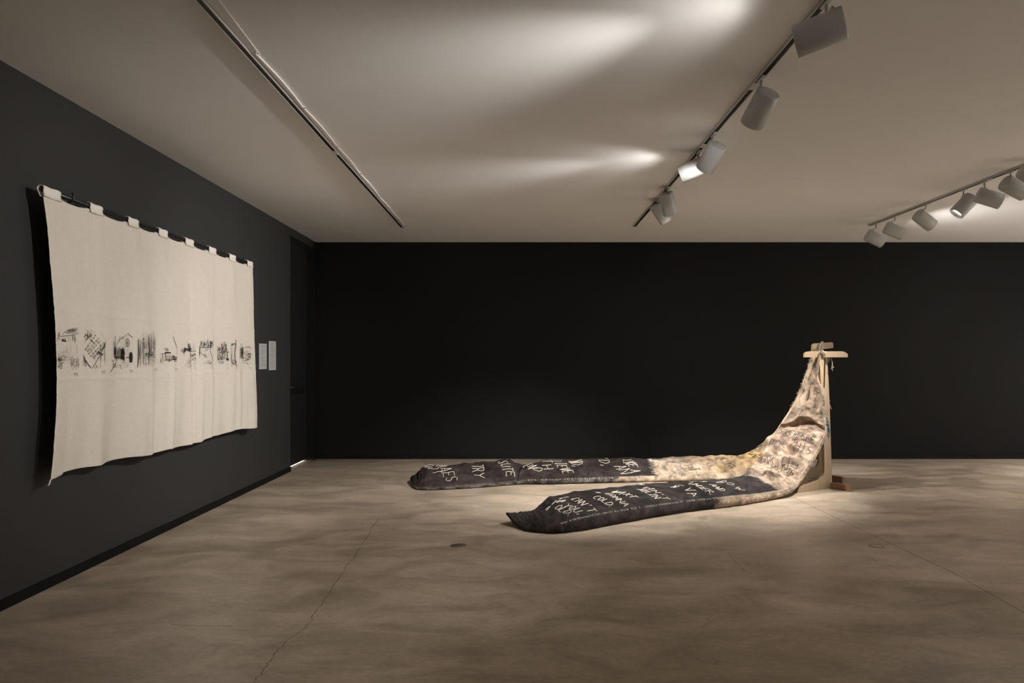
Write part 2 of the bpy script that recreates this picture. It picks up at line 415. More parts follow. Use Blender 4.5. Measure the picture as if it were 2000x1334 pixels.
for y in (4.255, 6.87):
    bm = bmesh.new()
    pts = [(XL, y, ZR-.03), (XL+.03, y, ZR-.03), (XRD-.012, y, ZR-.022), (XRD+.010, y, ZR-.019), (XRD+.02, y, ZR-.004), (XRD+.022, y, ZR+.014), (XRD+.018, y+.004, ZR+.03), (XRD+.008, y+.01, ZR+.036)]
    tube(bm, [Vector(p)-rod.location for p in pts], .005, 8); box(bm, Vector((XL, y-.015, ZR-.06))-rod.location, Vector((XL+.005, y+.015, ZR))-rod.location)
    obj('bracket', bm, M_rod, rod, True)

# drawings on the cloth
def cinv(px, py):
    """photo position -> (a,s) on the cloth"""
    a, s = .5, .5
    for _ in range(14):
        p = cloth(a, s); Y = -p.x*F/(CX-px); z = H-(py-CY)/F*Y
        a += (Y-p.y)/(YT1-YT0); s += (p.z-z)/1.68
    return a, s
_cnt = [0]
def ribbon(bm, pts, w, tone, smooth=True):
    """pts: photo positions; drawn flat on the cloth"""
    if smooth and len(pts) > 2: pts = chaikin(pts, 1)
    A = [cinv(*p) for p in pts]
    if any(q[0] < .0005 or q[0] > .9995 for q in A): return
    w *= .72 if tone < 2 else 1.0
    P = [cloth(*q) for q in A]
    _cnt[0] += 1; off = .0034+(_cnt[0] % 40)*.00003
    prev = None; n = len(P)
    # resample so that ribbons follow the folds
    Q = []
    for k in range(n-1):
        d = (P[k+1]-P[k]).length; m = max(1, int(d/.02))
        for j in range(m): Q.append((A[k][0]+(A[k+1][0]-A[k][0])*j/m, A[k][1]+(A[k+1][1]-A[k][1])*j/m))
    Q.append(A[-1]); P = [cloth(*q) for q in Q]; n = len(P)
    for k, p in enumerate(P):
        t = P[min(k+1, n-1)]-P[max(k-1, 0)]
        if t.length < 1e-6: t = Vector((0, 1, 0))
        t.normalize(); sd = Vector((0, -t.z, t.y)); sd.normalize()
        f = k/(n-1) if n > 1 else 0
        ww = w*(.45+.55*math.sin(math.pi*min(1, max(0, .12+.76*f))))
        a = bm.verts.new(p+sd*ww/2+Vector((off, 0, 0))); b = bm.verts.new(p-sd*ww/2+Vector((off, 0, 0)))
        if prev: bm.faces.new((prev[0], a, b, prev[1])).material_index = tone
        prev = (a, b)
class Z:
    def __init__(s, ox, oy, sc, seed):
        s.o = (ox, oy, sc); s.bm = bmesh.new(); s.r = random.Random(seed)
    def m(s, p): return (s.o[0]+p[0]/s.o[2], s.o[1]+p[1]/s.o[2])
    def l(s, pts, w=3.2, tone=1):
        ribbon(s.bm, [s.m(p) for p in pts], w/1000, tone)
    def scrib(s, x0, y0, x1, y1, n, ang=90, L=70, tone=1, w=2.6, curl=.5):
        r = s.r
        for _ in range(int(n*1.35)):
            x = r.uniform(x0, x1); y = r.uniform(y0, y1); a = math.radians(ang+r.uniform(-30, 30)*curl*2); l = L*r.uniform(.4, 1.1)
            dx, dy = math.cos(a)*l/2, math.sin(a)*l/2; k = r.uniform(-.35, .35)*curl*l
            s.l([(x-dx, y-dy), (x-dy/l*k*2, y+dx/l*k*2), (x+dx, y+dy)], w*r.uniform(.4, 1.3), tone if r.random() < .55 else 1)
    def smudge(s, x0, y0, x1, y1, n=5, ang=90, w=14):
        r = s.r; n = int(n*1.6)
        for _ in range(n):
            x = r.uniform(x0, x1); L = (y1-y0)*r.uniform(.5, 1) if ang == 90 else (x1-x0)*r.uniform(.5, 1)
            if ang == 90: s.l([(x, y0+r.uniform(0, (y1-y0)*.3)), (x+r.uniform(-10, 10), y1-r.uniform(0, (y1-y0)*.3))], w*r.uniform(.5, 1.2), 2)
            else:
                y = r.uniform(y0, y1); s.l([(x0+r.uniform(0, (x1-x0)*.3), y), (x1-r.uniform(0, (x1-x0)*.3), y+r.uniform(-10, 10))], w*r.uniform(.5, 1.2), 2)
    def done(s, label):
        o = obj('charcoal_drawing', s.bm, INK, cl); o['label'] = label; return o
# 1 barn and fence
z = Z(96, 630, 12.127, 1)
z.l([(300, 290), (340, 225), (380, 215), (480, 165), (560, 140), (650, 130)], 5, 0); z.l([(250, 330), (330, 320), (450, 312), (600, 285), (690, 240)], 6, 0)
for k in range(18): z.l([(380+k*15, 270-k*1.5), (440+k*14, 225-k*4), (470+k*12, 185-k*3)], 2.6, 1)
z.scrib(400, 150, 680, 260, 12, -20, 90, 1, 3); z.smudge(380, 160, 660, 270, 3, 0, 18)
z.scrib(70, 200, 240, 440, 34, 70, 60, 0, 4); z.smudge(70, 200, 230, 440, 5); z.l([(90, 190), (80, 300), (70, 430)], 8, 1)
z.l([(160, 440), (230, 380), (330, 320)], 6, 0); z.scrib(290, 380, 380, 450, 16, 20, 60, 0, 7)
z.l([(600, 310), (605, 490)], 9, 0); z.scrib(520, 310, 620, 400, 8, 80, 60, 0, 5); z.l([(650, 300), (655, 480)], 3, 1); z.smudge(380, 330, 590, 470, 7)
for k in range(9): z.l([(140+k*62, 470+k*4), (150+k*62, 620+k*18)], 2.6, 1)
for k in range(4): z.l([(130, 475+k*38), (400, 500+k*55), (640, 520+k*70)], 2.8, 1)
z.l([(130, 465), (400, 480), (640, 500)], 3, 1); z.l([(400, 560), (420, 740)], 6, 1); z.l([(490, 540), (495, 720)], 5, 1); z.l([(640, 500), (640, 760)], 4, 1)
z.scrib(90, 660, 420, 900, 55, -35, 90, 1, 3.2); z.scrib(90, 860, 300, 1090, 42, -50, 110, 1, 4); z.scrib(180, 840, 300, 900, 14, 10, 60, 0, 4)
z.l([(190, 1060), (260, 1000), (330, 930)], 6, 0); z.scrib(380, 700, 560, 950, 30, 70, 70, 1, 3); z.scrib(500, 820, 700, 1090, 46, 95, 90, 1, 3); z.l([(500, 1000), (600, 860)], 4, 1)
z.smudge(90, 700, 300, 1120, 8); z.smudge(500, 830, 700, 1090, 6); z.scrib(50, 500, 110, 590, 8, 40, 40, 0, 4)
z.done('drawing of a barn roof above a wire fence')
# 2 letter
z = Z(96, 630, 12.127, 2)
z.l([(1075, 205), (960, 330), (860, 420), (825, 490)], 5, 1); z.l([(825, 490), (800, 740)], 2.4, 2); z.l([(800, 780), (860, 920), (980, 1080)], 12, 0); z.l([(790, 830), (850, 950)], 18, 1)
z.l([(1000, 1085), (1100, 940), (1190, 780)], 7, 0); z.l([(1230, 690), (1290, 560), (1325, 460)], 14, 0); z.l([(1330, 460), (1270, 320), (1190, 230)], 2.6, 1)
z.l([(850, 430), (900, 370), (975, 270)], 14, 1); z.scrib(840, 180, 1000, 380, 36, 110, 50, 0, 4.2); z.scrib(800, 300, 850, 350, 8, 90, 50, 0, 3); z.smudge(850, 200, 980, 400, 4)
rows = [((840, 650), (1090, 290)), ((890, 690), (1160, 370)), ((915, 745), (1190, 430)), ((960, 805), (1235, 520)), ((1030, 840), (1240, 600))]
for (x0, y0), (x1, y1) in rows:
    k = 0.
    while k < 1:
        wl = z.r.uniform(.12, .2)
        for q in range(int(wl*45)):
            f = k+q/45
            if f > 1: break
            x = x0+(x1-x0)*f; y = y0+(y1-y0)*f
            z.l([(x-16, y-14), (x+z.r.uniform(-4, 10), y+z.r.uniform(-4, 8)), (x+17, y+15)], 2.6, 0 if z.r.random() < .5 else 1)
        k += wl+.035
z.l([(960, 410), (1050, 480)], 12, 0)
for k in range(9): z.l([(880+k*22, 470-k*28), (895+k*22, 480-k*28)], 3, 1)
z.scrib(980, 690, 1220, 860, 26, -45, 60, 1, 4); z.scrib(1130, 690, 1250, 770, 18, 20, 80, 0, 4.5); z.scrib(1240, 490, 1345, 640, 16, 70, 70, 1, 6)
z.l([(1215, 750), (1205, 870), (1195, 1000)], 6, 1); z.smudge(1060, 980, 1230, 1100, 8); z.smudge(790, 880, 880, 1070, 8); z.l([(1065, 1050), (1095, 1120)], 7, 1); z.smudge(1190, 500, 1340, 1000, 5)
for k in range(5): z.l([(970+k*35, 940-k*4), (990+k*30, 955-k*30)], 3, 1)
z.done('drawing of a tilted handwritten letter')
# 3 clapboard house
z = Z(206, 630, 12.127, 3)
z.l([(370, 410), (460, 310), (520, 258)], 5, 0); z.l([(520, 258), (570, 305), (640, 362)], 8, 0); z.l([(530, 260), (530, 222), (555, 232)], 4, 1)
for k in range(17):
    y = 320+k*30; x0 = max(365, 500-(y-300)*1.3) if y < 420 else (370 if y < 560 else 410); z.l([(x0, y), (x0+90, y+2), (560 if y > 370 else 540, y+1)], 3, 1)
z.l([(360, 410), (362, 600)], 4, 1); z.l([(470, 390), (468, 565), (548, 570), (548, 392), (470, 390)], 6, 0); z.l([(500, 410), (505, 560)], 14, 0); z.l([(470, 480), (550, 482)], 5, 0); z.l([(545, 400), (548, 560)], 8, 0)
z.l([(594, 705), (594, 945)], 62, 0); z.l([(585, 705), (588, 945)], 50, 0); z.l([(460, 835), (560, 830)], 10, 0)
for k in range(9): z.l([(606, 420+k*32), (612, 436+k*32)], 6, 1)
z.l([(410, 600), (410, 740), (400, 870)], 26, 1); z.scrib(350, 650, 440, 870, 46, 90, 110, 0, 8, .3); z.scrib(190, 580, 400, 860, 70, 92, 120, 1, 6, .4); z.smudge(190, 560, 430, 880, 14); z.scrib(220, 760, 420, 870, 26, 60, 70, 0, 6)
z.l([(180, 330), (185, 600), (190, 830)], 3, 1); z.l([(240, 560), (235, 700), (220, 840)], 9, 0); z.l([(245, 550), (310, 440), (400, 330)], 5, 0); z.l([(310, 360), (310, 430), (350, 440)], 4, 1); z.scrib(280, 330, 420, 420, 12, -60, 70, 1, 3); z.l([(215, 300), (220, 420)], 14, 2); z.smudge(150, 300, 240, 900, 6)
z.scrib(150, 880, 560, 1080, 46, 30, 50, 1, 4); z.scrib(160, 920, 240, 1060, 14, 120, 60, 0, 5); z.l([(240, 975), (180, 1060), (90, 1190)], 8, 0); z.l([(340, 1075), (385, 1088)], 8, 0)
z.done('drawing of a gabled clapboard house among bushes')
# 4 woods
z = Z(206, 630, 12.127, 4)
z.l([(765, 400), (780, 620), (785, 800), (745, 1070)], 16, 0); z.l([(770, 380), (775, 700)], 9, 0); z.l([(830, 420), (832, 700), (810, 1080)], 10, 1); z.l([(735, 430), (712, 520)], 4, 1)
z.l([(1018, 280), (1022, 500), (1030, 700), (1015, 1010)], 12, 0); z.l([(1020, 430), (1035, 690)], 9, 0); z.l([(875, 450), (870, 800)], 6, 1); z.l([(1090, 380), (1110, 520)], 5, 1); z.l([(1110, 680), (1105, 900)], 8, 0); z.l([(1188, 420), (1190, 1040)], 3, 1)
z.scrib(860, 350, 1180, 1050, 175, 92, 60, 1, 3.4, .7); z.scrib(860, 400, 1180, 640, 50, 95, 60, 0, 3, .7); z.scrib(940, 700, 1120, 830, 26, 40, 60, 0, 5); z.smudge(860, 180, 1180, 1060, 22); z.smudge(740, 340, 840, 1060, 7)
z.done('drawing of tall tree trunks in dense woods')
# 5 shack and bent pole
z = Z(300, 640, 14.04, 5)
z.l([(520, 240), (555, 340), (605, 470), (632, 560)], 9, 0); z.l([(632, 560), (640, 640), (630, 780), (625, 880)], 5, 1)
for k in range(3): z.l([(285, 685+k*9), (460, 680+k*9)], 9, 0)
z.l([(455, 680), (462, 730)], 9, 0); z.l([(310, 700), (312, 840)], 14, 0); z.l([(240, 700), (240, 860)], 12, 0); z.l([(150, 730), (230, 718), (290, 712)], 5, 0)
z.l([(260, 610), (290, 565), (380, 570)], 6, 0); z.scrib(310, 590, 410, 660, 14, 40, 50, 1, 6); z.scrib(330, 760, 470, 880, 38, 80, 50, 0, 4); z.l([(270, 885), (450, 890), (600, 860)], 9, 0); z.l([(470, 730), (530, 760)], 4, 1)
z.scrib(500, 770, 620, 880, 34, 30, 60, 0, 6); z.scrib(170, 850, 280, 990, 24, 80, 60, 1, 4); z.scrib(390, 880, 460, 940, 12, 90, 60, 0, 5); z.scrib(550, 870, 620, 940, 12, 60, 60, 1, 5); z.smudge(170, 760, 620, 960, 10)
z.done('drawing of a flat-roofed shack beside a bent pole')
# 6 road
z = Z(300, 640, 14.04, 6)
z.l([(985, 740), (920, 900), (840, 1090)], 5, 1); z.l([(995, 640), (1000, 820)], 14, 0); z.l([(1000, 800), (960, 1070)], 6, 1); z.l([(1010, 800), (1005, 1080)], 6, 1); z.scrib(920, 880, 1030, 1080, 28, 95, 90, 1, 4)
z.scrib(840, 560, 1010, 650, 40, 15, 80, 0, 7); z.scrib(930, 450, 1000, 640, 26, 90, 90, 0, 6, .3); z.l([(820, 570), (825, 770)], 10, 0); z.scrib(745, 590, 870, 680, 26, 30, 80, 1, 5, 1.2); z.l([(1000, 655), (1160, 645)], 12, 1); z.l([(1015, 480), (1015, 620)], 3, 1)
z.scrib(1030, 700, 1110, 810, 16, 50, 50, 0, 7); z.scrib(1040, 830, 1170, 920, 16, 40, 50, 1, 4); z.scrib(1030, 900, 1160, 1080, 12, 60, 40, 1, 3); z.smudge(930, 400, 1110, 700, 7)
z.done('drawing of a road receding between trees')
# 7 clearing
z = Z(300, 640, 14.04, 7)
z.l([(1255, 480), (1250, 760)], 16, 0); z.l([(1300, 660), (1290, 740)], 12, 0); z.scrib(1240, 560, 1300, 760, 16, 80, 60, 0, 6); z.l([(1250, 770), (1255, 810)], 14, 0)
z.l([(1280, 545), (1400, 545), (1580, 548)], 9, 0); z.scrib(1280, 380, 1600, 540, 60, 90, 110, 0, 5, .25); z.l([(1480, 300), (1475, 540)], 11, 0); z.smudge(1270, 400, 1600, 550, 14)
z.scrib(1540, 380, 1620, 560, 20, 90, 90, 0, 8, .3); z.l([(1565, 350), (1545, 560), (1545, 680), (1595, 780), (1600, 980), (1575, 1080)], 11, 0); z.l([(1540, 1015), (1575, 930)], 12, 0)
z.scrib(1330, 590, 1500, 640, 10, 5, 90, 1, 4); z.scrib(1320, 690, 1560, 1000, 22, 8, 90, 2, 7); z.scrib(1370, 780, 1450, 810, 5, 5, 80, 1, 4); z.scrib(1450, 940, 1560, 1000, 8, 15, 80, 1, 4)
z.done('drawing of a clearing framed by dark trees')
# 8 thicket
z = Z(395, 640, 14.04, 8)
z.scrib(500, 420, 660, 680, 46, 92, 120, 0, 8, .3); z.l([(520, 450), (530, 640)], 12, 0); z.l([(585, 380), (580, 560)], 5, 1); z.scrib(400, 520, 480, 640, 24, 90, 60, 0, 6); z.l([(400, 480), (402, 980)], 4, 1)
z.scrib(410, 660, 720, 900, 95, 60, 60, 0, 4.5, 1.2); z.scrib(500, 760, 580, 860, 14, 110, 60, 0, 9); z.scrib(640, 850, 710, 890, 8, 20, 60, 0, 9); z.l([(430, 960), (500, 930), (580, 935), (570, 975), (450, 985)], 8, 0); z.l([(620, 950), (650, 1010), (710, 1020)], 6, 1); z.smudge(400, 520, 700, 1000, 12)
z.done('drawing of a tangled thicket with dark trunks')
# 9 two trunks
z = Z(395, 640, 14.04, 9)
z.l([(905, 330), (912, 480), (880, 640), (885, 820), (905, 1020)], 20, 0); z.l([(925, 360), (925, 640)], 6, 1); z.l([(790, 700), (788, 860), (800, 960), (830, 985)], 15, 0); z.l([(805, 320), (808, 700)], 4, 1)
z.scrib(790, 440, 880, 500, 12, 10, 60, 0, 6); z.scrib(800, 880, 940, 1040, 34, 50, 60, 0, 6, 1.); z.smudge(760, 320, 940, 1030, 7); z.l([(850, 740), (850, 900)], 5, 1)
z.done('drawing of two leaning tree trunks')
# 10 wreck
z = Z(395, 640, 14.04, 10)
for k in range(7): z.l([(1025+k*12, 560), (1020+k*12, 850)], 14, 1)
z.scrib(1060, 560, 1120, 820, 26, 90, 110, 0, 9, .3); z.l([(1100, 640), (1095, 680)], 26, 0); z.scrib(1090, 640, 1320, 900, 90, 40, 60, 0, 5, 1.3); z.l([(1150, 560), (1210, 530), (1310, 528), (1318, 610)], 10, 0); z.scrib(1080, 860, 1260, 1000, 26, 40, 50, 1, 4, 1.2); z.scrib(1240, 960, 1350, 1010, 6, 20, 50, 1, 3)
z.scrib(1030, 440, 1080, 520, 7, 60, 40, 0, 4); z.smudge(1030, 420, 1110, 1000, 7); z.smudge(1200, 720, 1380, 900, 5, 0)
z.done('drawing of a tangled heap beside a dark block')
def cloth_text(txt, px, py, h, adv, w=3.4):
    bm = bmesh.new(); n = len(txt)
    for i, c in enumerate(txt):
        for st in FONT[c]:
            ribbon(bm, [(px+(i-(n-1)/2)*adv+(q[0]-.5)*adv*.72, py-(q[1]-.5)*h) for q in st], w/1000, 0, False)
    return obj('handwritten_date', bm, INK, cl)
for txt, px, py, h, adv in [('1973', 146.5, 731.3, 6.6, 2.3), ('1973', 201, 727, 6, 2.2), ('1973', 255.5, 725.2, 5.4, 1.9), ('1973', 303, 722.3, 5, 1.6), ('1979', 343, 721.3, 4.8, 1.7),
                            ('79', 382, 720.3, 4.4, 2.), ('80', 415, 719.2, 4, 1.8), ('80', 444, 719.4, 3.8, 1.8), ('82', 462.3, 718.7, 3.8, 1.8), ('1983', 488, 718.8, 3.8, 1.9)]:
    cloth_text(txt, px, py, h, adv)

# ------------------------------------------------------------------ wall labels
def label(y0, y1, z0, z1, lab, tilt=0):
    t = thing('wall_label', lab, 'wall text', (XL, (y0+y1)/2, (z0+z1)/2), 'exhibition text sheets')
    w, h = (y1-y0)/2, (z1-z0)/2
    obj('sheet', B((.0, -w, -h), (.004, w, h)), M_labele, t)
    obj('printed_field', B((.0042, -w*.86, -h*.955), (.0052, w*.86, h*.955)), M_label, t)
    bm = bmesh.new(); rnd = random.Random(int(y0*100)); n = 15 if h < .15 else 18
    for k in range(n):
        zz = h*.86-k*h*1.72/n
        if k in (2, 7, 12): continue
        ln = w*(1.5 if rnd.random() < .75 else .9); y = -w*.75
        while y < -w*.75+ln:
            l = rnd.uniform(.008, .022); box(bm, (.0053, y, zz), (.0058, min(y+l, w*.76), zz+.0032)); y += l+.004
    obj('printed_text', bm, M_labelt, t)
    t.rotation_euler.x = math.radians(tilt)
label(7.594, 7.808, 1.303, 1.588, 'smaller grey text sheet on the black wall, nearer the linen cloth', .3)
label(7.888, 8.105, 1.288, 1.624, 'taller grey text sheet on the black wall, nearer the door')

# ------------------------------------------------------------------ lighting tracks
def track(X, y0, y1, lab, joints=()):
    t = thing('lighting_track', lab, 'track', (X, y1, ZC))
    L = y0-y1
    bm = bmesh.new()
    box(bm, (-.021, L, -.014), (-.0145, 0, 0)); box(bm, (.0145, L, -.014), (.021, 0, 0)); box(bm, (-.027, L, -.003), (.027, 0, 0)); box(bm, (-.021, -.004, -.014), (.021, 0, 0))
    obj('rail', bm, M_trackw, t)
    obj('conductor_slot', B((-.0143, L, -.0105), (.0143, -.005, -.0035)), M_black, t)
    for y in joints:
        obj('joiner', B((-.022, y-y1-.05, -.0165), (.022, y-y1+.05, -.0145), bev=.001), M_trackw, t)
    return t
track(-1.49, -2.6, 8.58, 'empty ceiling track with pinned white cable, leftmost of the three', (5.48,))
track(1.42, -2.6, 8.52, 'ceiling track carrying six spotlights above the sacks', (4.15, 5.3))
track(4.32, -2.6, 8.46, 'ceiling track carrying spotlights near the right edge', (6.3,))
# cable beside the left track
cb = thing('power_cable', 'thin white cable clipped to ceiling beside the empty left track', 'cable', (-1.44, 3.72, ZC))
clips = [(497, 102), (592, 210), (657, 285), (702, 338), (740, 384), (767, 416), (787, 441)]
cp = []
for px, py in clips:
    Y = (ZC-.0065-H)*F/(CY-py); cp.append(Vector(((px-CX)/F*Y, Y, ZC-.0065)))
for p in cp: p.x = max(p.x, -1.449)
path = []
for a, b in zip(cp, cp[1:]):
    for k in range(8):
        f = k/8; p = a.lerp(b, f); p.x += .014*math.sin(f*math.pi); p.z -= .001*math.sin(f*math.pi); path.append(p)
path.append(cp[-1])
obj('cable_line', tube(bmesh.new(), [p-cb.location for p in path], .0055, 8), M_cable, cb, True)
for p in cp:
    m4 = Matrix.Translation(p-cb.location+Vector((.006, 0, -.002)))
    obj('cable_clip', lathe(bmesh.new(), [(.010, .0085), (.010, -.001), (.006, -.004), (0, -.005)], m4, 12), M_chrome, cb, True)
bm = bmesh.new()
Yc = 3.72
prism(bm, [Vector((-1.464, Yc+.02, ZC-.0)), Vector((-1.428, Yc+.02, ZC)), Vector((-1.415, 3.45, ZC)), Vector((-1.40, 3.1, ZC)), Vector((-1.40, 1.0, ZC)), Vector((-1.463, 1.0, ZC)), Vector((-1.463, 3.3, ZC))], Vector((0, 0, -.007)), .001)
tag(obj('cable_cover', bm, M_trackw), 'flat white cover strip over the cable beside left ceiling track', 'cable cover')

# ------------------------------------------------------------------ spotlights
def aim(px, py, Y, e, f):
    p = at(px, py, Y); r = (p-Vector((0, 0, H))).normalized()
    v = Vector((e[0], 0, -e[1])); v -= r*v.dot(r); v.normalize()
    return p, (v*math.sqrt(1-f*f)+r*f).normalized()
RB, LB = .071, .21
def spotlight(px, py, Y, e, f, mount, lab, power, cone=55, blend=.6, spill=0., scone=150, col=(1, .965, .935), r=RB, L=LB):
    p, D = aim(px, py, Y, e, f)
    X, YM = mount
    t = thing('track_spotlight', lab, 'spotlight', (X, YM, ZC), 'white cylinder spotlights on the ceiling tracks')
    q = D.to_track_quat('Z', 'Y').to_matrix().to_4x4()
    m4 = Matrix.Translation(p-t.location) @ q
    h = L/2; c = .006
    prof = [(0, -h), (r-c, -h), (r-c*.3, -h+c*.3), (r, -h+c), (r, h-.002), (r-.002, h), (r-.006, h), (r-.008, h-.002), (r-.012, h-.055), (0, h-.056)]
    obj('lamp_body', lathe(bmesh.new(), prof, m4, 48), M_white, t, True)
    bm = lathe(bmesh.new(), [(r-.016, h-.050), (0, h-.049)], m4, 32); obj('lens', bm, M_lens, t, True)
    bm = lathe(bmesh.new(), [(r-.0075, h-.004), (r-.011, h-.050), (r-.017, h-.049), (r-.016, h-.040), (r-.012, h-.004)], m4, 40, True); obj('lens_ring', bm, M_chrome, t, True)
    # arm from the adapter to the back end of the body
    o = Vector((0, 0, -.026)); obj('track_adapter', box(bmesh.new(), (-.011, -.05, -.026), (.011, .05, -.0148), bev=.003), M_trackw, t)
    up = Vector((0, 0, 1)); pr = up-D*up.dot(D)
    pr = pr.normalized() if pr.length > .05 else Vector((0, 1, 0))
    joint = p-t.location-D*(h*.62)+pr*(r*.93)
    if joint.z > -.06: joint.z = -.06
    obj('arm', tube(bmesh.new(), [Vector((0, 0, -.03)), Vector((0, 0, (joint.z-.03)/2)), joint+Vector((0, 0, .02)), joint], .0075, 10), M_white, t, True)
    kn = Matrix.Translation(joint) @ Matrix.Rotation(math.pi/2, 4, 'X')
    obj('pivot_knob', lathe(bmesh.new(), [(0, -.016), (.011, -.016), (.012, -.010), (.012, .010), (.011, .016), (0, .016)], kn, 16), M_chrome, t, True)
    src = p+D*(h-.040)
    def lamp(pw, ang, bl, rad):
        ld = bpy.data.lights.new('spot_beam', 'SPOT'); ld.energy = pw; ld.spot_size = math.radians(ang); ld.spot_blend = bl
        ld.shadow_soft_size = rad; ld.color = col
        lo = bpy.data.objects.new('spot_beam', ld); C.objects.link(lo); lo.parent = t
        lo.location = src-t.location; lo.rotation_euler = D.to_track_quat('-Z', 'Y').to_euler()
    if power: lamp(power, cone, blend, .022)
    if spill: lamp(spill, scone, 1., .02)
    return t
X1, X2, X3 = -1.49, 1.42, 4.32
spotlight(1601, 63, 3.03, (-.93, .37), 0, (X2, 3.17), 'white spotlight nearest the camera at top, turned sideways to the left', 200, 63, 1, 14, 125)
spotlight(1484, 212, 4.08, (-33, 62), .35, (X2, 4.03), 'white spotlight second from the front on middle track, pointing down', 310, 54, 1, 14)
spotlight(1389, 307, 5.12, (-24, 45), .38, (X2, 5.02), 'grey-shaded spotlight overlapping the brightly lit one on middle track', 240, 50, 1, 12)
spotlight(1353, 331, 5.5, (-.9, .40), .05, (X2, 5.44), 'brightly lit white spotlight turned left behind another on middle track', 230, 67, 1, 14, 125)
spotlight(1305, 398, 6.65, (28, 105), .3, (X2, 6.58), 'shaded spotlight second from the far end of middle track', 340, 56, 1, 12)
spotlight(1291, 416, 7.12, (55, 85), .2, (X2, 7.08), 'cream-lit spotlight at the far end of the middle track', 170, 54, 1, 10)
spotlight(1709, 466, 8.22, (165, 80), .25, (X3, 8.30), 'small spotlight at the far end of the right track, overlapping the black wall', 185, 75, 1, 26, 142)
spotlight(1747, 451, 7.85, (190, 78), .2, (X3, 7.88), 'spotlight second from the far end of the right track', 185, 75, 1, 26, 142)
spotlight(1806, 430, 7.3, (130, 100), .45, (X3, 7.28), 'spotlight on right track showing its round back cap', 185, 75, 1, 26, 142)
spotlight(1883, 402, 6.62, (-.70, .72), -.38, (X3, 6.66), 'spotlight on right track with its glowing lens facing the camera', 480, 58, 1, 10)
spotlight(1932, 387, 6.3, (230, 70), .15, (X3, 6.36), 'spotlight on right track just right of the glowing one', 185, 75, 1, 26, 142)
spotlight(1982, 367, 6.02, (.87, .46), .45, (X3, 6.02), 'spotlight on right track with round back, cut near the right edge', 185, 75, 1, 26, 142)
spotlight(2018, 345, 5.72, (.80, .5), .45, (X3, 5.70), 'spotlight on right track mostly beyond the right edge', 185, 75, 1, 26, 142)

# ------------------------------------------------------------------ wooden stand
PA = Vector((3.37, 7.467, 0)); DA = Vector((.857, .515, 0)).normalized(); NA_ = Vector((-DA.y, DA.x, 0))
def plA(px, py):
    r = Vector(((px-CX)/F, 1, -(py-CY)/F)); o = Vector((0, 0, H))
    k = (PA-o).dot(NA_)/r.dot(NA_); return o+r*k
def plY(px, py, Y): return at(px, py, Y)
stand = thing('wooden_stand', 'pale birch plywood stand with crossbar holding up the long sacks', 'stand', (3.36, 7.5, 0))
def sobj(name, bm, mat, lab=None):
    bmesh.ops.translate(bm, verts=bm.verts, vec=-stand.location)
    o = obj(name, bm, mat, stand)
    if lab: o['label'] = lab
    return o
offA = NA_*.03
post = [(1601.5, 688), (1609.0, 688), (1609.4, 704), (1608.6, 757), (1609.6, 758.5), (1610.8, 757), (1612.6, 704), (1612.8, 688), (1616, 688), (1616.3, 706), (1618.6, 745), (1620.5, 790), (1622.5, 850), (1624, 900), (1625.2, 935), (1625.6, 953.2), (1600.3, 957.2), (1600.3, 938), (1604, 934.5), (1607.5, 930.5), (1609.6, 925), (1610.4, 915), (1609.6, 880), (1607.2, 820), (1603.8, 760), (1601, 706)]
sobj('post', prism(bmesh.new(), [plA(*p) for p in post], offA, .002), M_ply)
foot = [(1600.1, 938.3), (1600.1, 957.25), (1557, 964.3), (1558.5, 957), (1560.5, 953), (1571, 948.7), (1590, 941.7)]
P3 = [plA(*p) for p in foot]; P3[1].z = P3[2].z = .001
sobj('foot', prism(bmesh.new(), P3, offA, .002), M_ply)
def bar(a, b, h, th, mat, name, z0=.001):
    a = Vector(a); b = Vector(b); t = (b-a).normalized(); s = Vector((-t.y, t.x, 0))*th/2
    bm = prism(bmesh.new(), [a-s+Vector((0, 0, z0)), b-s+Vector((0, 0, z0)), b+s+Vector((0, 0, z0)), a+s+Vector((0, 0, z0))], Vector((0, 0, h)), .002)
    return sobj(name, bm, mat)
bar((3.385, 7.455, 0), (3.520, 7.295, 0), .066, .03, M_plyshade, 'foot')
bar((3.56, 7.955, 0), (3.672, 7.775, 0), .072, .03, M_plyshade, 'foot')
YP = 7.74
pan = [(1586.5, 673.5), (1604, 671), (1608.2, 671), (1608.2, 927), (1607, 931), (1603.5, 934.3), (1556, 934.3), (1556, 916), (1585, 914.5), (1594, 911), (1598, 905), (1599, 897), (1599, 860), (1592, 760), (1585.5, 707), (1585, 700)]
sobj('rear_panel', prism(bmesh.new(), [plY(*p, YP) for p in pan], Vector((0, .03, 0)), .002), M_ply)
bm = prism(bmesh.new(), [plY(1563, 934.8, YP), plY(1604, 934.8, YP), plY(1604, 938, YP), plY(1592, 938.5, YP), plY(1578, 938.5, YP), Vector((plY(1578, 944, YP).x, YP, .001)), Vector((plY(1563, 944, YP).x, YP, .001))], Vector((0, .03, 0)), .002)
sobj('foot', bm, M_ply)
bar((3.40, 7.62, 0), (3.60, 7.93, 0), .072, .03, M_ply, 'base_rail')
YF = 7.40
cb_ = [(1571, 698), (1571, 691), (1572.5, 689), (1576, 687.2), (1582, 686.4), (1645, 686.2), (1650, 687.5), (1654.5, 690), (1656, 692), (1656, 698)]
sobj('crossbar', prism(bmesh.new(), [plY(*p, YF) for p in cb_], Vector((0, .03, 0)), .002), M_ply)
sobj('upper_crossbar', prism(bmesh.new(), [plY(*p, 7.62) for p in [(1588, 682), (1588, 672.5), (1590, 671), (1624, 668.5), (1627, 669.5), (1627.6, 672), (1627.6, 679.6), (1612, 681.5)]], Vector((0, .03, 0)), .002), M_ply)
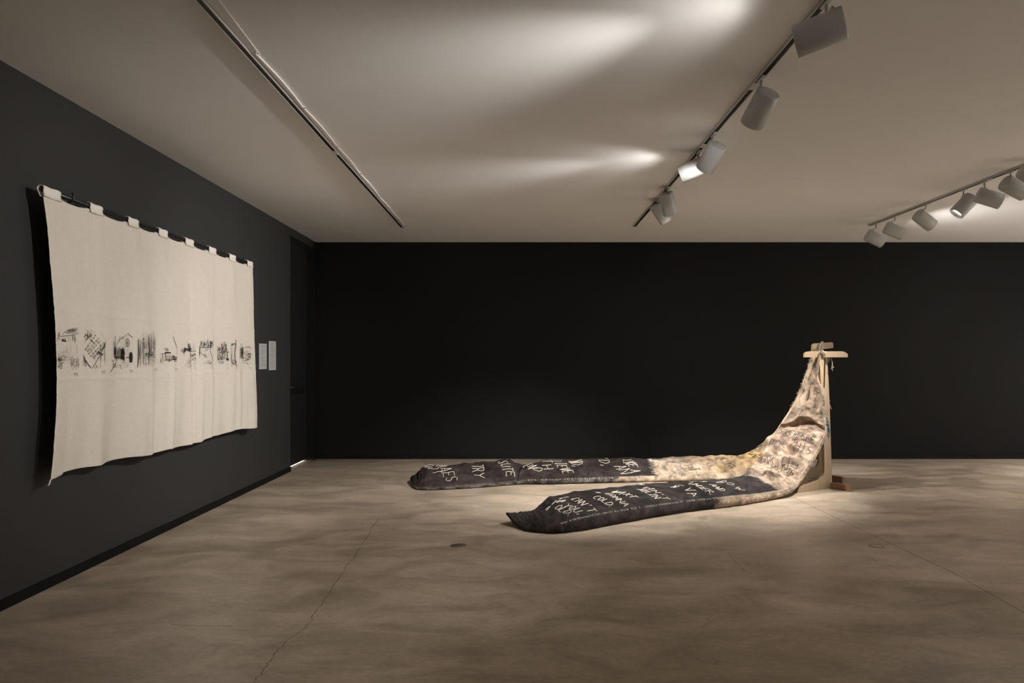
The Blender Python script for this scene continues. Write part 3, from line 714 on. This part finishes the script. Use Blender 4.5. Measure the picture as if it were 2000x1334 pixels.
hk = [plY(1614, 698.3, 7.46)]+[plY(1615.5+6.2*math.cos(a), 699+9.5*math.sin(a), 7.46) for a in [math.radians(x) for x in (0, 20, 40, 60, 80)]]+[plY(1614, 708, 7.46)]
sobj('hook', prism(bmesh.new(), hk, Vector((0, .02, 0)), .001), M_ply)
sobj('spacer', B(plY(1604, 697, 7.5)+Vector((0, -.02, 0)), plY(1615, 690, 7.5)+Vector((0, .2, 0)), bev=.002), M_ply)

# ------------------------------------------------------------------ long stuffed sacks
near_st = [  # near base point, far base point, thickness
 ((-.055, 5.70, .030), (-.125, 5.80, .095), .030),
 ((.03, 5.59, .010), (-.08, 5.86, .065), .05),
 ((.15, 5.53, .004), (.0, 5.94, .02), .085),
 ((.29, 5.51, .003), (.11, 6.02, .003), .125),
 ((.50, 5.60, .003), (.22, 6.18, .003), .185),
 ((.806, 5.81, .003), (.46, 6.42, .003), .195),
 ((1.203, 6.08, .003), (.84, 6.72, .003), .185),
 ((1.575, 6.31, .003), (1.20, 6.94, .003), .175),
 ((1.91, 6.47, .003), (1.55, 7.10, .003), .165),
 ((2.19, 6.62, .003), (1.84, 7.20, .003), .155),
 ((2.47, 6.81, .003), (2.13, 7.36, .01), .135),
 ((2.68, 6.94, .02), (2.36, 7.45, .05), .115),
 ((2.81, 7.02, .06), (2.49, 7.53, .12), .10),
 ((2.91, 7.09, .135), (2.60, 7.58, .20), .085),
 ((3.03, 7.16, .26), (2.72, 7.65, .31), .075),
 ((3.13, 7.215, .385), (2.825, 7.71, .44), .07),
 ((3.215, 7.265, .50), (2.91, 7.75, .54), .065),
 ((3.285, 7.305, .63), (2.985, 7.79, .64), .06),
 ((3.285, 7.33, .77), (3.055, 7.77, .745), .055),
 ((3.275, 7.35, .90), (3.125, 7.72, .89), .050),
 ((3.265, 7.36, 1.04), (3.18, 7.66, 1.04), .045),
 ((3.238, 7.365, 1.14), (3.20, 7.59, 1.16), .040),
 ((3.212, 7.37, 1.235), (3.212, 7.50, 1.28), .034),
 ((3.222, 7.365, 1.33), (3.215, 7.45, 1.37), .028),
 ((3.240, 7.36, 1.45), (3.236, 7.42, 1.46), .020)]
far_st = [
 ((-1.17, 7.44, .02), (-1.275, 7.86, .04), .05),
 ((-1.10, 7.38, .004), (-1.21, 7.98, .01), .13),
 ((-.95, 7.365, .003), (-1.03, 8.04, .003), .18),
 ((-.62, 7.45, .003), (-.70, 8.12, .003), .19),
 ((-.31, 7.57, .003), (-.38, 8.22, .003), .19),
 ((-.10, 7.66, .003), (-.16, 8.27, .003), .21),
 ((.02, 7.70, .003), (-.02, 8.25, .003), .16),
 ((.283, 7.70, .003), (.2, 8.32, .003), .185),
 ((.60, 7.74, .003), (.5, 8.38, .003), .20),
 ((.893, 7.78, .003), (.80, 8.42, .003), .195),
 ((1.28, 7.83, .003), (1.17, 8.48, .003), .215),
 ((1.672, 7.876, .003), (1.55, 8.52, .003), .20),
 ((2.05, 7.92, .003), (1.92, 8.55, .01), .215),
 ((2.42, 7.93, .006), (2.28, 8.52, .04), .215),
 ((2.70, 7.90, .04), (2.56, 8.40, .10), .19),
 ((2.90, 7.86, .13), (2.77, 8.30, .20), .15),
 ((3.02, 7.80, .27), (2.90, 8.20, .34), .11),
 ((3.09, 7.74, .43), (3.01, 8.10, .49), .085),
 ((3.13, 7.68, .58), (3.06, 8.00, .61), .075),
 ((3.18, 7.62, .82), (3.142, 7.87, .83), .06),
 ((3.21, 7.58, 1.04), (3.200, 7.76, 1.04), .05),
 ((3.235, 7.55, 1.2), (3.222, 7.68, 1.2), .042),
 ((3.25, 7.54, 1.35), (3.242, 7.62, 1.35), .034),
 ((3.285, 7.53, 1.46), (3.275, 7.60, 1.46), .025)]
def sm(x, a, b):
    t = min(1, max(0, (x-a)/(b-a))); return t*t*(3-2*t)
class Band:
    def __init__(s, st, seed, seam):
        s.st = st; s.n = len(st)-1; s.seed = seed; s.seamf = seam
    def base(s, u):
        a = Vector(cr([x[0] for x in s.st], u)); b = Vector(cr([x[1] for x in s.st], u)); t = cr([(x[2],) for x in s.st], u)[0]
        return a, b, t
    def frame(s, u):
        a, b, t = s.base(u); e = .004
        a1, b1, _ = s.base(max(0, u-e)); a2, b2, _ = s.base(min(1, u+e))
        T_ = ((a2+b2)-(a1+b1)).normalized(); W = (a-b); hw = W.length/2; W.normalize(); Nn = W.cross(T_).normalized()
        return (a+b)/2, W, Nn, T_, hw, t
    def wr(s, u, v):
        """wrinkle height"""
        k = u*s.n
        rise = min(1, max(0, (k-(10 if s.seed == 1 else 13))/3))
        h = noise.noise(Vector((k*1.3, v*1.1, s.seed*7.7)))*.020*(1-.3*rise)
        h += noise.noise(Vector((k*3.4, v*2.2+k, s.seed*3.1)))*.014
        h += noise.noise(Vector((k*8, v*5, s.seed*5.1)))*.004
        if s.seed == 2: h -= .055*math.exp(-((k-5.85+.35*v)/.13)**2)*max(0, min(1, v+1))
        if rise > 0:
            taper = max(0, min(1, (s.n-k)/6))
            h += rise*taper*(.012*math.sin(k*3.1+v*1.9+1.6*math.sin(v*2+k*.5))+.008*math.sin(k*5.9-v*2.6+s.seed)*max(0, math.cos(v*1.3)))
            h += rise*taper*.034*(noise.noise(Vector((k*1.5-v*.8, v*1.7+k*.4, s.seed*2.3))))+rise*taper*.013*noise.noise(Vector((k*4.2+v*2, v*4.1-k, s.seed*1.3)))
            if s.seed == 2: pass
            if s.seed == 1:      # the deep folds: one arched below the apex, two sagging hollows near the floor
                d1 = k-(17.55+.55*math.cos((v-.15)*2.3)); h += .045*math.exp(-(d1/.22)**2)-.055*math.exp(-((d1+.42)/.22)**2)
                h -= .075*math.exp(-((k-13.3+.5*v)/.42)**2-((v+.15)/.42)**2)
                h += .04*math.exp(-((k-12.25-.2*v)/.3)**2)-.015*math.exp(-((k-14.75+.35*math.sin(v*3))/.22)**2)+.018*math.exp(-((k-15.15+.35*math.sin(v*3))/.2)**2)
                h += .05*math.exp(-((k-11.7)/.35)**2-((v+.5)/.5)**2)
                if k > 17.6: h += .05*(sm(v-(-.75+(k-17.6)*.36), -.22, .12)-1)*sm(k, 17.6, 18.6)
        return h
    def top(s, u, v):
        c, W, Nn, T_, hw, t = s.frame(u)
        hs = t*s.seamf(u*s.n)
        k = u*s.n; e = min(1, k/1.2)
        sk = (.45 if s.seed == 2 else .22)*(1-min(1, max(0, (k-10.5)/2.5)))
        edge = max(0, 1-((-v-sk)/(1-sk))**4 if v < -sk else 1-((v+sk)/(1+sk))**(3.2 if sk < .01 else 1.9+(.22-min(sk, .22))*5.9))
        h = hs+(t-hs)*edge+s.wr(u, v)*edge**.5*min(1, t/.06)*e
        return c+W*hw*v+Nn*h
    def topn(s, u, v):
        e = .003
        a = s.top(min(1, u+e), v)-s.top(max(0, u-e), v); b = s.top(u, min(1, v+.02))-s.top(u, max(-1, v-.02))
        n = b.cross(a)
        return n.normalized()
    def mesh(s, nu, colf):
        bm = bmesh.new(); cl_ = bm.verts.layers.float_color.new('dye')
        NV = 44; rings = []
        for i in range(nu+1):
            u = i/nu; c, W, Nn, T_, hw, t = s.frame(u); hs = t*s.seamf(u*s.n); k = u*s.n; ring = []
            for j in range(NV+1):
                v = -1+2*j/NV; v = math.copysign(abs(v)**.85, v)
                ring.append((s.top(u, v), v, 0))
            # near side, bottom, far side
            wob = .006*noise.noise(Vector((k*4, 2, s.seed)))
            for f in (.12, .35, .65, .9):
                bulge = math.sin(f*math.pi)*min(.022, t*.2)+.013*noise.noise(Vector((k*5, f*3, s.seed+9)))*min(1, t/.08)
                ring.append((c+W*(hw+bulge)+Nn*hs*(1-f), 1+f, 1))
            for f in (0, .25, .5, .75, 1):
                ring.append((c+W*hw*(.97-1.94*f)+Nn*0, 2, 2))
            for f in (.9, .5, .1):
                ring.append((c-W*(hw+math.sin(f*math.pi)*t*.15)+Nn*hs*(1-f), -1-f, 1))
            vs = []
            for p, v, kind in ring:
                if p.z < .0015: p.z = .0015
                q = bm.verts.new(p); q[cl_] = (*colf(k, v, kind, p), 1); vs.append(q)
            rings.append(vs)
        m = len(rings[0])
        for a, b in zip(rings, rings[1:]):
            for j in range(m): bm.faces.new((a[j], a[(j+1) % m], b[(j+1) % m], b[j]))
        bm.faces.new(rings[0]); bm.faces.new(rings[-1][::-1])
        return bm
    def uv_of(s, px, py):
        if not hasattr(s, 'tab'):
            s.tab = []
            for i in range(0, 421):
                for j in range(-19, 20):
                    u = i/420; v = j/20; p = s.top(u, v); s.tab.append((*proj(p), u, v))
        return min(s.tab, key=lambda q: (q[0]-px)**2+(q[1]-py)**2)[2:]

DARK = Vector((.027, .0225, .021)); CREAM = Vector((.335, .262, .192)); GREY = Vector((.11, .097, .085)); GOLD = Vector((.30, .205, .10)); PINK = Vector((.33, .24, .178))
def fb(x, y, z=0): return noise.fractal(Vector((x, y, z)), 1., 2.1, 5)
def sm(x, a, b):
    t = min(1, max(0, (x-a)/(b-a))); return t*t*(3-2*t)
def col_near(k, v, kind, p):
    n = fb(p.x*3, p.y*3, p.z*3+1); n2 = fb(p.x*14, p.y*14, p.z*14+4)
    d = DARK*(1+.45*n)+Vector((.012, .011, .011))*max(0, n2+fb(p.x*5, p.y*5, 8.))
    c = CREAM.lerp(PINK, .5+.5*n)*(1+.16*n2)
    if kind == 1:
        e = sm(k, 7.75+.25*n2, 7.95+.25*n2); r = d.lerp(c, e) if v > 0 else d.lerp(c, sm(k, 11, 11.3))
    else:
        if kind == 0 and v > .955 and k > 7.8: return tuple(c)
        bnd = 11.05-.35*v+.15*n2
        e = sm(k, bnd-.1, bnd+.15)
        st = math.exp(-((k-bnd-.35)/.4)**2)*.55*(.6+n2)
        c2 = c*(1-.45*max(0, n+.15)*(k < 15)); r = d.lerp(c2.lerp(GREY, max(0, min(1, st))), e)
        # stains on the rising cloth
        s1 = max(0, fb(p.x*6, p.y*6, p.z*6+3)-.05)*1.2*e*math.exp(-((k-13.6)/1.6)**2)*(1 if v < .3 else .3)
        r = r.lerp(Vector((.16, .10, .07)), min(.8, s1*2))
    return tuple(max(.005, x) for x in r)
def col_far(k, v, kind, p):
    n = fb(p.x*3, p.y*3, p.z*3+21); n2 = fb(p.x*12, p.y*12, p.z*12+14)
    d = DARK*(1+.4*n)+Vector((.02, .008, .006))*.3
    e2 = sm(k, 11.4, 13.4)
    c = CREAM.lerp(GOLD, min(1, max(0, e2*.9+n*.6)))*(1+.45*n2)
    c = c.lerp(GREY, min(.8, max(0, (n2+n)*1.3+.1))*(1-sm(k, 11.6, 13.6)))
    c = c.lerp(CREAM*1.15, sm(k, 15.5, 17))
    if kind == 1:
        if v > 0:
            g = GREY.lerp(DARK, min(1, max(0, .5+n2*1.5)))
            e = sm(k, 9.3+.4*n2, 9.8+.4*n2); r = g.lerp(CREAM*1.05*(1+.1*n), e)
        else: r = d.lerp(c, sm(k, 10.7, 11.))
    else:
        b = 10.95-.25*v+.1*n2
        r = d.lerp(c, sm(k, b-.05, b+.08))
        if kind == 0 and v > .95 and k > 9.6: r = CREAM*1.05
        if kind == 0 and v > .94 and k < 9.6: r = r.lerp(GREY, .55)
    return tuple(max(.005, x) for x in r)
near = Band(near_st, 1, lambda k: .56 if k < 11 else .56+.2*min(1, (k-11)/3))
far = Band(far_st, 2, lambda k: .12+.13*sm(k, 4.5, 6.2)+.41*sm(k, 12.5, 16))
sack = thing('sack_sculpture', 'pair of long stuffed cloth legs with stitched writing trailing from the wooden stand', 'soft sculpture', (3.25, 7.4, 0))
def kobj(name, bm, mat, smooth=True, parent=None, lab=None):
    bmesh.ops.translate(bm, verts=bm.verts, vec=-sack.location)
    o = obj(name, bm, mat, parent or sack, smooth)
    if lab: o['label'] = lab
    return o
leg_n = kobj('sack_leg', near.mesh(460, col_near), M_quilt, lab='nearer stuffed leg, charcoal foot and pale upper')
leg_f = kobj('sack_leg', far.mesh(460, col_far), M_quilt, lab='farther stuffed leg, charcoal foot and golden upper')

def word(band, txt, p0, p1, h, mat, r=.0038, seed=0, slant=0, wf=.72, gap=True):
    """stitched word; p0/p1 photo positions of first and last letter centres, h letter height in metres"""
    u0, v0 = band.uv_of(*p0); u1, v1 = band.uv_of(*p1)
    rnd = random.Random(seed+len(txt)*7+int(p0[0])); n = len(txt); bm = bmesh.new()
    for i, c in enumerate(txt):
        if c == ' ': continue
        f = i/(n-1) if n > 1 else 0
        u = u0+(u1-u0)*f; v = v0+(v1-v0)*f
        c_, W, Nn, T_, hw, t = band.frame(u)
        e = .002; (q1, q2) = (band.frame(max(0, u-e))[0], band.frame(min(1, u+e))[0]); du = 1/((q2-q1).length/(min(1, u+e)-max(0, u-e)))
        adv = abs(v1-v0)*hw/(n-1) if n > 1 else h*.6
        ww = max(.018, min(adv*wf, h*.8)); hh = h*rnd.uniform(.88, 1.12); jx = rnd.uniform(-.08, .08)*h; ro = rnd.uniform(-.12, .12)
        for st in FONT[c]:
            pts = []
            for a, b in zip(st, st[1:]):
                m = max(2, int(math.hypot((a[0]-b[0])*ww, (a[1]-b[1])*hh)/.008))
                for j in range(m): pts.append((a[0]+(b[0]-a[0])*j/m, a[1]+(b[1]-a[1])*j/m))
            pts.append(st[-1]); P = []
            for x, y in pts:
                lx = (x-.5)*ww+slant*(y-.5)*hh; ly = (y-.5)*hh+jx
                lx, ly = lx*math.cos(ro)-ly*math.sin(ro), lx*math.sin(ro)+ly*math.cos(ro)
                uu = min(.998, max(.002, u+ly*du)); vv = max(-.97, min(.955, v+lx/hw))
                P.append(band.top(uu, vv)+band.topn(uu, vv)*(r*.35))
            if len(P) > 1: tube(bm, P, r*rnd.uniform(.85, 1.15), 6)
    return kobj('stitched_word', bm, mat)
W_, K_ = M_thread_w, M_thread_k
# nearer leg, white words (photo positions)
for a in [("CAN'T", (1124, 975.5), (1156, 996), .085), ("YOU,", (1110, 988), (1136, 1003), .07), ("ION", (1082, 982), (1100, 979), .06), ("A", (1071, 992), (1071, 992), .06), ("OLD.", (1091, 993), (1119, 1006), .08), ("RE", (1096, 975), (1106, 971), .05),
          ("WAXT", (1202, 961), (1238, 971), .095), ("GONNA", (1189, 965), (1221, 986), .07), ("COLD.", (1166, 971), (1199, 991), .08), ("A", (1168, 963), (1168, 963), .05),
          ("IN'T", (1272, 956.5), (1300, 973), .07), ("HILIN", (1252, 957), (1281, 971), .075), ("THE", (1243, 950), (1262, 954), .05), ("N", (1317, 950), (1317, 950), .08), ("VA", (1347, 956), (1354, 965), .09), ("I", (1330, 949), (1330, 949), .06),
          ("UNDER.", (1352, 946), (1395, 968), .075), ("AND", (1392, 948), (1409, 957), .085), ("BOW", (1411, 943), (1443, 954), .09), ("A", (1376, 940), (1376, 940), .06), ("LO", (1384, 938), (1395, 939), .05)]:
    word(near, *a, W_, .0034, 3, 0, .78)
for a in [("SOMEWHERE", (1526, 842), (1586, 859), .065), ("OOK", (1508, 862), (1531, 870), .075), ("THIS", (1548, 866), (1580, 880), .105), ("UNK", (1488, 900), (1511, 898), .085), ("CE", (1533, 899), (1545, 905), .10), ("X", (1507, 915), (1507, 915), .10),
          ("THIS", (1528, 914), (1547, 922), .06), ("NEED", (1492, 927), (1517, 925), .065), ("I", (1556, 914), (1556, 914), .06), ("IN", (1484, 942), (1494, 945), .05)]:
    word(near, *a, K_, .0030, 5, 0, .75)
# farther leg
for a in [("QUIT", (832, 914), (853, 923), .11), ("CLAES", (861, 911), (883, 935), .12), ("TRY", (934, 911), (938, 928), .13), ("SUTE", (984, 902), (998, 925), .12), ("END", (1031, 909), (1050, 917), .11), ("ITH", (1065, 903), (1071, 912), .12), ("LIEVE", (1089, 902), (1109, 921), .13),
          ("ND,", (1124, 902), (1133, 913), .14), ("I'D,", (1172, 899), (1187, 912), .13), ("W", (1201, 903), (1201, 903), .11), ("AN", (1212, 913), (1219, 922), .13), ("LIKE A", (1226, 900), (1243, 920), .12), ("BE", (1276, 900), (1287, 903), .11)]:
    word(far, *a, W_, .0038, 9, 0, .8)
for a in [("HI", (1346, 911), (1356, 916), .11), ("N", (1412, 895), (1412, 895), .11), ("MY", (1420, 893), (1425, 904), .11), ("SU", (1468, 879), (1480, 870), .10), ("VE", (1466, 886), (1478, 892), .10), ("AM", (1398, 898), (1426, 911), .06)]:
    word(far, *a, K_, .0032, 11, 0, .8)

def stitches(band, k0, k1, v, n, mat, seed, r=.0016, ln=.012, prob=.85, along=False, name='whipstitching'):
    bm = bmesh.new(); rnd = random.Random(seed)
    for i in range(n):
        if rnd.random() > prob: continue
        u = (k0+(k1-k0)*(i+rnd.uniform(-.2, .2))/n)/band.n; c, W, Nn, T_, hw, t = band.frame(u)
        v0 = v-ln*rnd.uniform(.5, 1.2)/hw; a = band.top(u, v0)+band.topn(u, v0)*r*.5; hs = t*band.seamf(u*band.n)
        b = c+W*(hw+.003)+Nn*(hs-.004)+T_*rnd.uniform(-.001, .004)
        m_ = (a+b)/2+Nn*.004+W*.002
        tube(bm, [a, m_, b], r*rnd.uniform(.7, 1.3), 5)
    return kobj(name, bm, mat)
stitches(near, 3.2, 11.2, .99, 210, W_, 1)
stitches(near, 11.5, 16.5, .99, 70, K_, 2, .0013, .012, .35)
stitches(far, 6.3, 10.6, .99, 95, W_, 3, .0018, .013, .6)
stitches(far, 11.2, 15, .99, 90, K_, 4, .0014, .010, .7)
# stitches across the join of dark and pale cloth
def crossjoin(band, kf, n, mat, seed, vr=(-.9, .9), ln=.5):
    bm = bmesh.new(); rnd = random.Random(seed)
    for i in range(n):
        v = vr[0]+(vr[1]-vr[0])*i/n; k = kf(v)+rnd.uniform(-.05, .05); l = ln*rnd.uniform(.5, 1.2)
        tube(bm, [band.top((k+l*f-l*.3)/band.n, min(.96, v+.03*f))+band.topn((k+l*f)/band.n, v)*.0012 for f in (0, .25, .5, .75, 1)], .0017, 5)
    return kobj('join_stitching', bm, mat)
crossjoin(near, lambda v: 11.0-.35*v, 24, W_, 5, ln=.15)
crossjoin(far, lambda v: 10.85-.25*v, 22, W_, 6, ln=.14)
# piping along the near seam of the pale rising part and frayed outer edge
bm = bmesh.new()
pts = []
for i in range(120):
    k = 7.9+(18-7.9)*i/119; u = k/near.n; c, W, Nn, T_, hw, t = near.frame(u); pts.append(c+W*(hw+.001)+Nn*t*near.seamf(k))
kobj('seam_piping', tube(bm, pts, .003, 6), M_pipe)
bm = bmesh.new(); pts = []
for i in range(140):
    k = 14.5+(23-14.5)*i/139; u = k/far.n; c, W, Nn, T_, hw, t = far.frame(u); pts.append(c-W*(hw+.002)+Nn*t*.4+Vector((0, 0, .004*math.sin(i*.9))))
tube(bm, pts, .008, 6); kobj('edge_roll', bm, M_thread_w)
bm = bmesh.new(); rnd = random.Random(12)
for i in range(260):
    k = 19.0+(22.6-19.0)*rnd.random(); u = k/far.n; c, W, Nn, T_, hw, t = far.frame(u); p = c-W*(hw+.004)+Nn*t*.4
    q = p+Vector((-.004-.026*rnd.random(), rnd.uniform(-.015, .015), rnd.uniform(-.03, .02))); tube(bm, [p, (p+q)/2+Vector((0, 0, rnd.uniform(-.004, .012))), q], .0013, 4)
f_ = kobj('frayed_fringe', bm, M_string); f_['kind'] = 'stuff'
# teal fringe on the right edge
bm = bmesh.new(); rnd = random.Random(13)
for i in range(110):
    k = 17.0+(20.1-17.0)*rnd.random(); u = k/near.n; c, W, Nn, T_, hw, t = near.frame(u); p = c+W*(hw-.004)+Nn*t*.5
    sc = 1.5 if k < 18.2 else .8
    q = p+W*.012*sc+Vector((.020*sc*rnd.random(), -.004, -.055*sc*rnd.random())); tube(bm, [p, (p+q)/2+Vector((.006, 0, 0)), q], .003, 4)
f_ = kobj('teal_fringe', bm, M_thread_b); f_['kind'] = 'stuff'
# cloth carried over the upper crossbar, string tie and loose ends
bm = bmesh.new(); rows = []
pp = [(1600, 712, 7.50), (1601, 700, 7.52), (1601.5, 690, 7.55), (1602, 682, 7.585), (1603.5, 673, 7.60), (1605, 668.6, 7.612), (1605.5, 667.6, 7.635), (1606, 669, 7.66)]
wd = [9, 9, 8, 7.5, 5.5, 4.5, 4.2, 4]
for (px, py, Y), w in zip(pp, wd):
    rows.append([bm.verts.new(at(px+w*(f-.5), py+1.2*(.5-f), Y)+Vector((0, -.010*math.sin(f*math.pi*3)-.008, 0))) for f in [j/9 for j in range(10)]])
for a, b in zip(rows, rows[1:]):
    for j in range(9): bm.faces.new((a[j], a[j+1], b[j+1], b[j]))
cl2 = bm.verts.layers.float_color.new('dye')
for v in bm.verts: v[cl2] = (*(CREAM*.42*(1+.5*fb(v.co.x*30, v.co.z*20))), 1)
o = kobj('hanging_strap', bm, M_quilt); s_ = o.modifiers.new('t', 'SOLIDIFY'); s_.thickness = .006
bm = bmesh.new(); rnd = random.Random(14)
for i in range(16):
    x0 = 1603.5+rnd.random()*9; a = at(x0, 684.5+rnd.random()*4, 7.385); ln = rnd.uniform(4, 30) if x0 > 1608 else rnd.uniform(3, 9)
    x1 = 1610.5+rnd.uniform(-1.5, 3); b = at((x0+x1)/2+rnd.uniform(-1, 1), 687+ln*.5, 7.375); c_ = at(x1, 687+ln, 7.385); tube(bm, [a, b, c_], .003, 5)
for i in range(9):
    a = at(1602.5+rnd.uniform(0, 3), 685+rnd.uniform(0, 8), 7.383); tube(bm, [a, at(1607+rnd.uniform(-2, 2), 684+rnd.uniform(0, 7), 7.372), at(1611+rnd.uniform(-1, 3), 685+rnd.uniform(0, 8), 7.383)], .0035, 5)
kobj('string_tie', bm, M_string)
for pts in ([[(1623, 700), (1624.5, 706), (1625, 713), (1624.5, 719), (1626.5, 725)], [(1625, 713), (1628, 717)], [(1624.5, 716), (1623.2, 722)], [(1625.5, 719), (1629, 717)], [(1624, 700), (1626, 709), (1625.6, 722)]],
            [[(1620.5, 783), (1622, 782)], [(1620.5, 790), (1622, 794), (1624.5, 800)], [(1621, 793), (1621.6, 799)]]):
    bm = bmesh.new()
    for q in pts: tube(bm, [at(*p, 7.43) for p in chaikin(q, 1)], .003, 5)
    kobj('loose_string', bm, M_string)

# ------------------------------------------------------------------ hall light behind the door, added fill spots out of view
ld = bpy.data.lights.new('hall_lamp', 'POINT'); ld.energy = 500; ld.shadow_soft_size = .1; ld.color = (.93, .97, 1)
lo = bpy.data.objects.new('hall_lamp', ld); C.objects.link(lo); lo.location = (-3.7, 9.0, 1.2)
def fill_spot(x, y, e, aimp, cone=90):  # spots without fixtures, added out of view to fill the room with light
    ld = bpy.data.lights.new('added_fill_spot', 'SPOT'); ld.energy = e; ld.spot_size = math.radians(cone); ld.spot_blend = 1; ld.shadow_soft_size = .1; ld.color = (1, .965, .935)
    lo = bpy.data.objects.new('added_fill_spot', ld); C.objects.link(lo); lo.location = (x, y, 2.95)
    lo.rotation_euler = (Vector(aimp)-lo.location).to_track_quat('-Z', 'Y').to_euler()
for y in (3.6, 2.0, .4):
    fill_spot(4.32, y, 300, (8.6, y+.2, 1.2), 80)
fill_spot(1.42, 2.1, 90, (-2.1, 5.0, 0), 56)
for x in (-1.49, 1.42, 4.32):
    fill_spot(x, -.6, 115, (x, -3.2, 1.3), 95)

w = bpy.data.worlds.new('World'); bpy.context.scene.world = w; w.use_nodes = True
w.node_tree.nodes['Background'].inputs[0].default_value = (1, .95, .9, 1); w.node_tree.nodes['Background'].inputs[1].default_value = .02

# ------------------------------------------------------------------ camera
cd = bpy.data.cameras.new('Camera'); cam = bpy.data.objects.new('Camera', cd); C.objects.link(cam)
cam.location = (0, 0, H); cam.rotation_euler = (math.pi/2, 0, 0)
cd.sensor_width = 36; cd.lens = 24
cd.shift_x = -(CX-1000)/2000; cd.shift_y = (CY-667)/2000
cd.clip_end = 60
bpy.context.scene.camera = cam
vs = bpy.context.scene.view_settings
vs.view_transform = 'Standard'; vs.look = 'None'; vs.gamma = 1; vs.exposure = 0.93
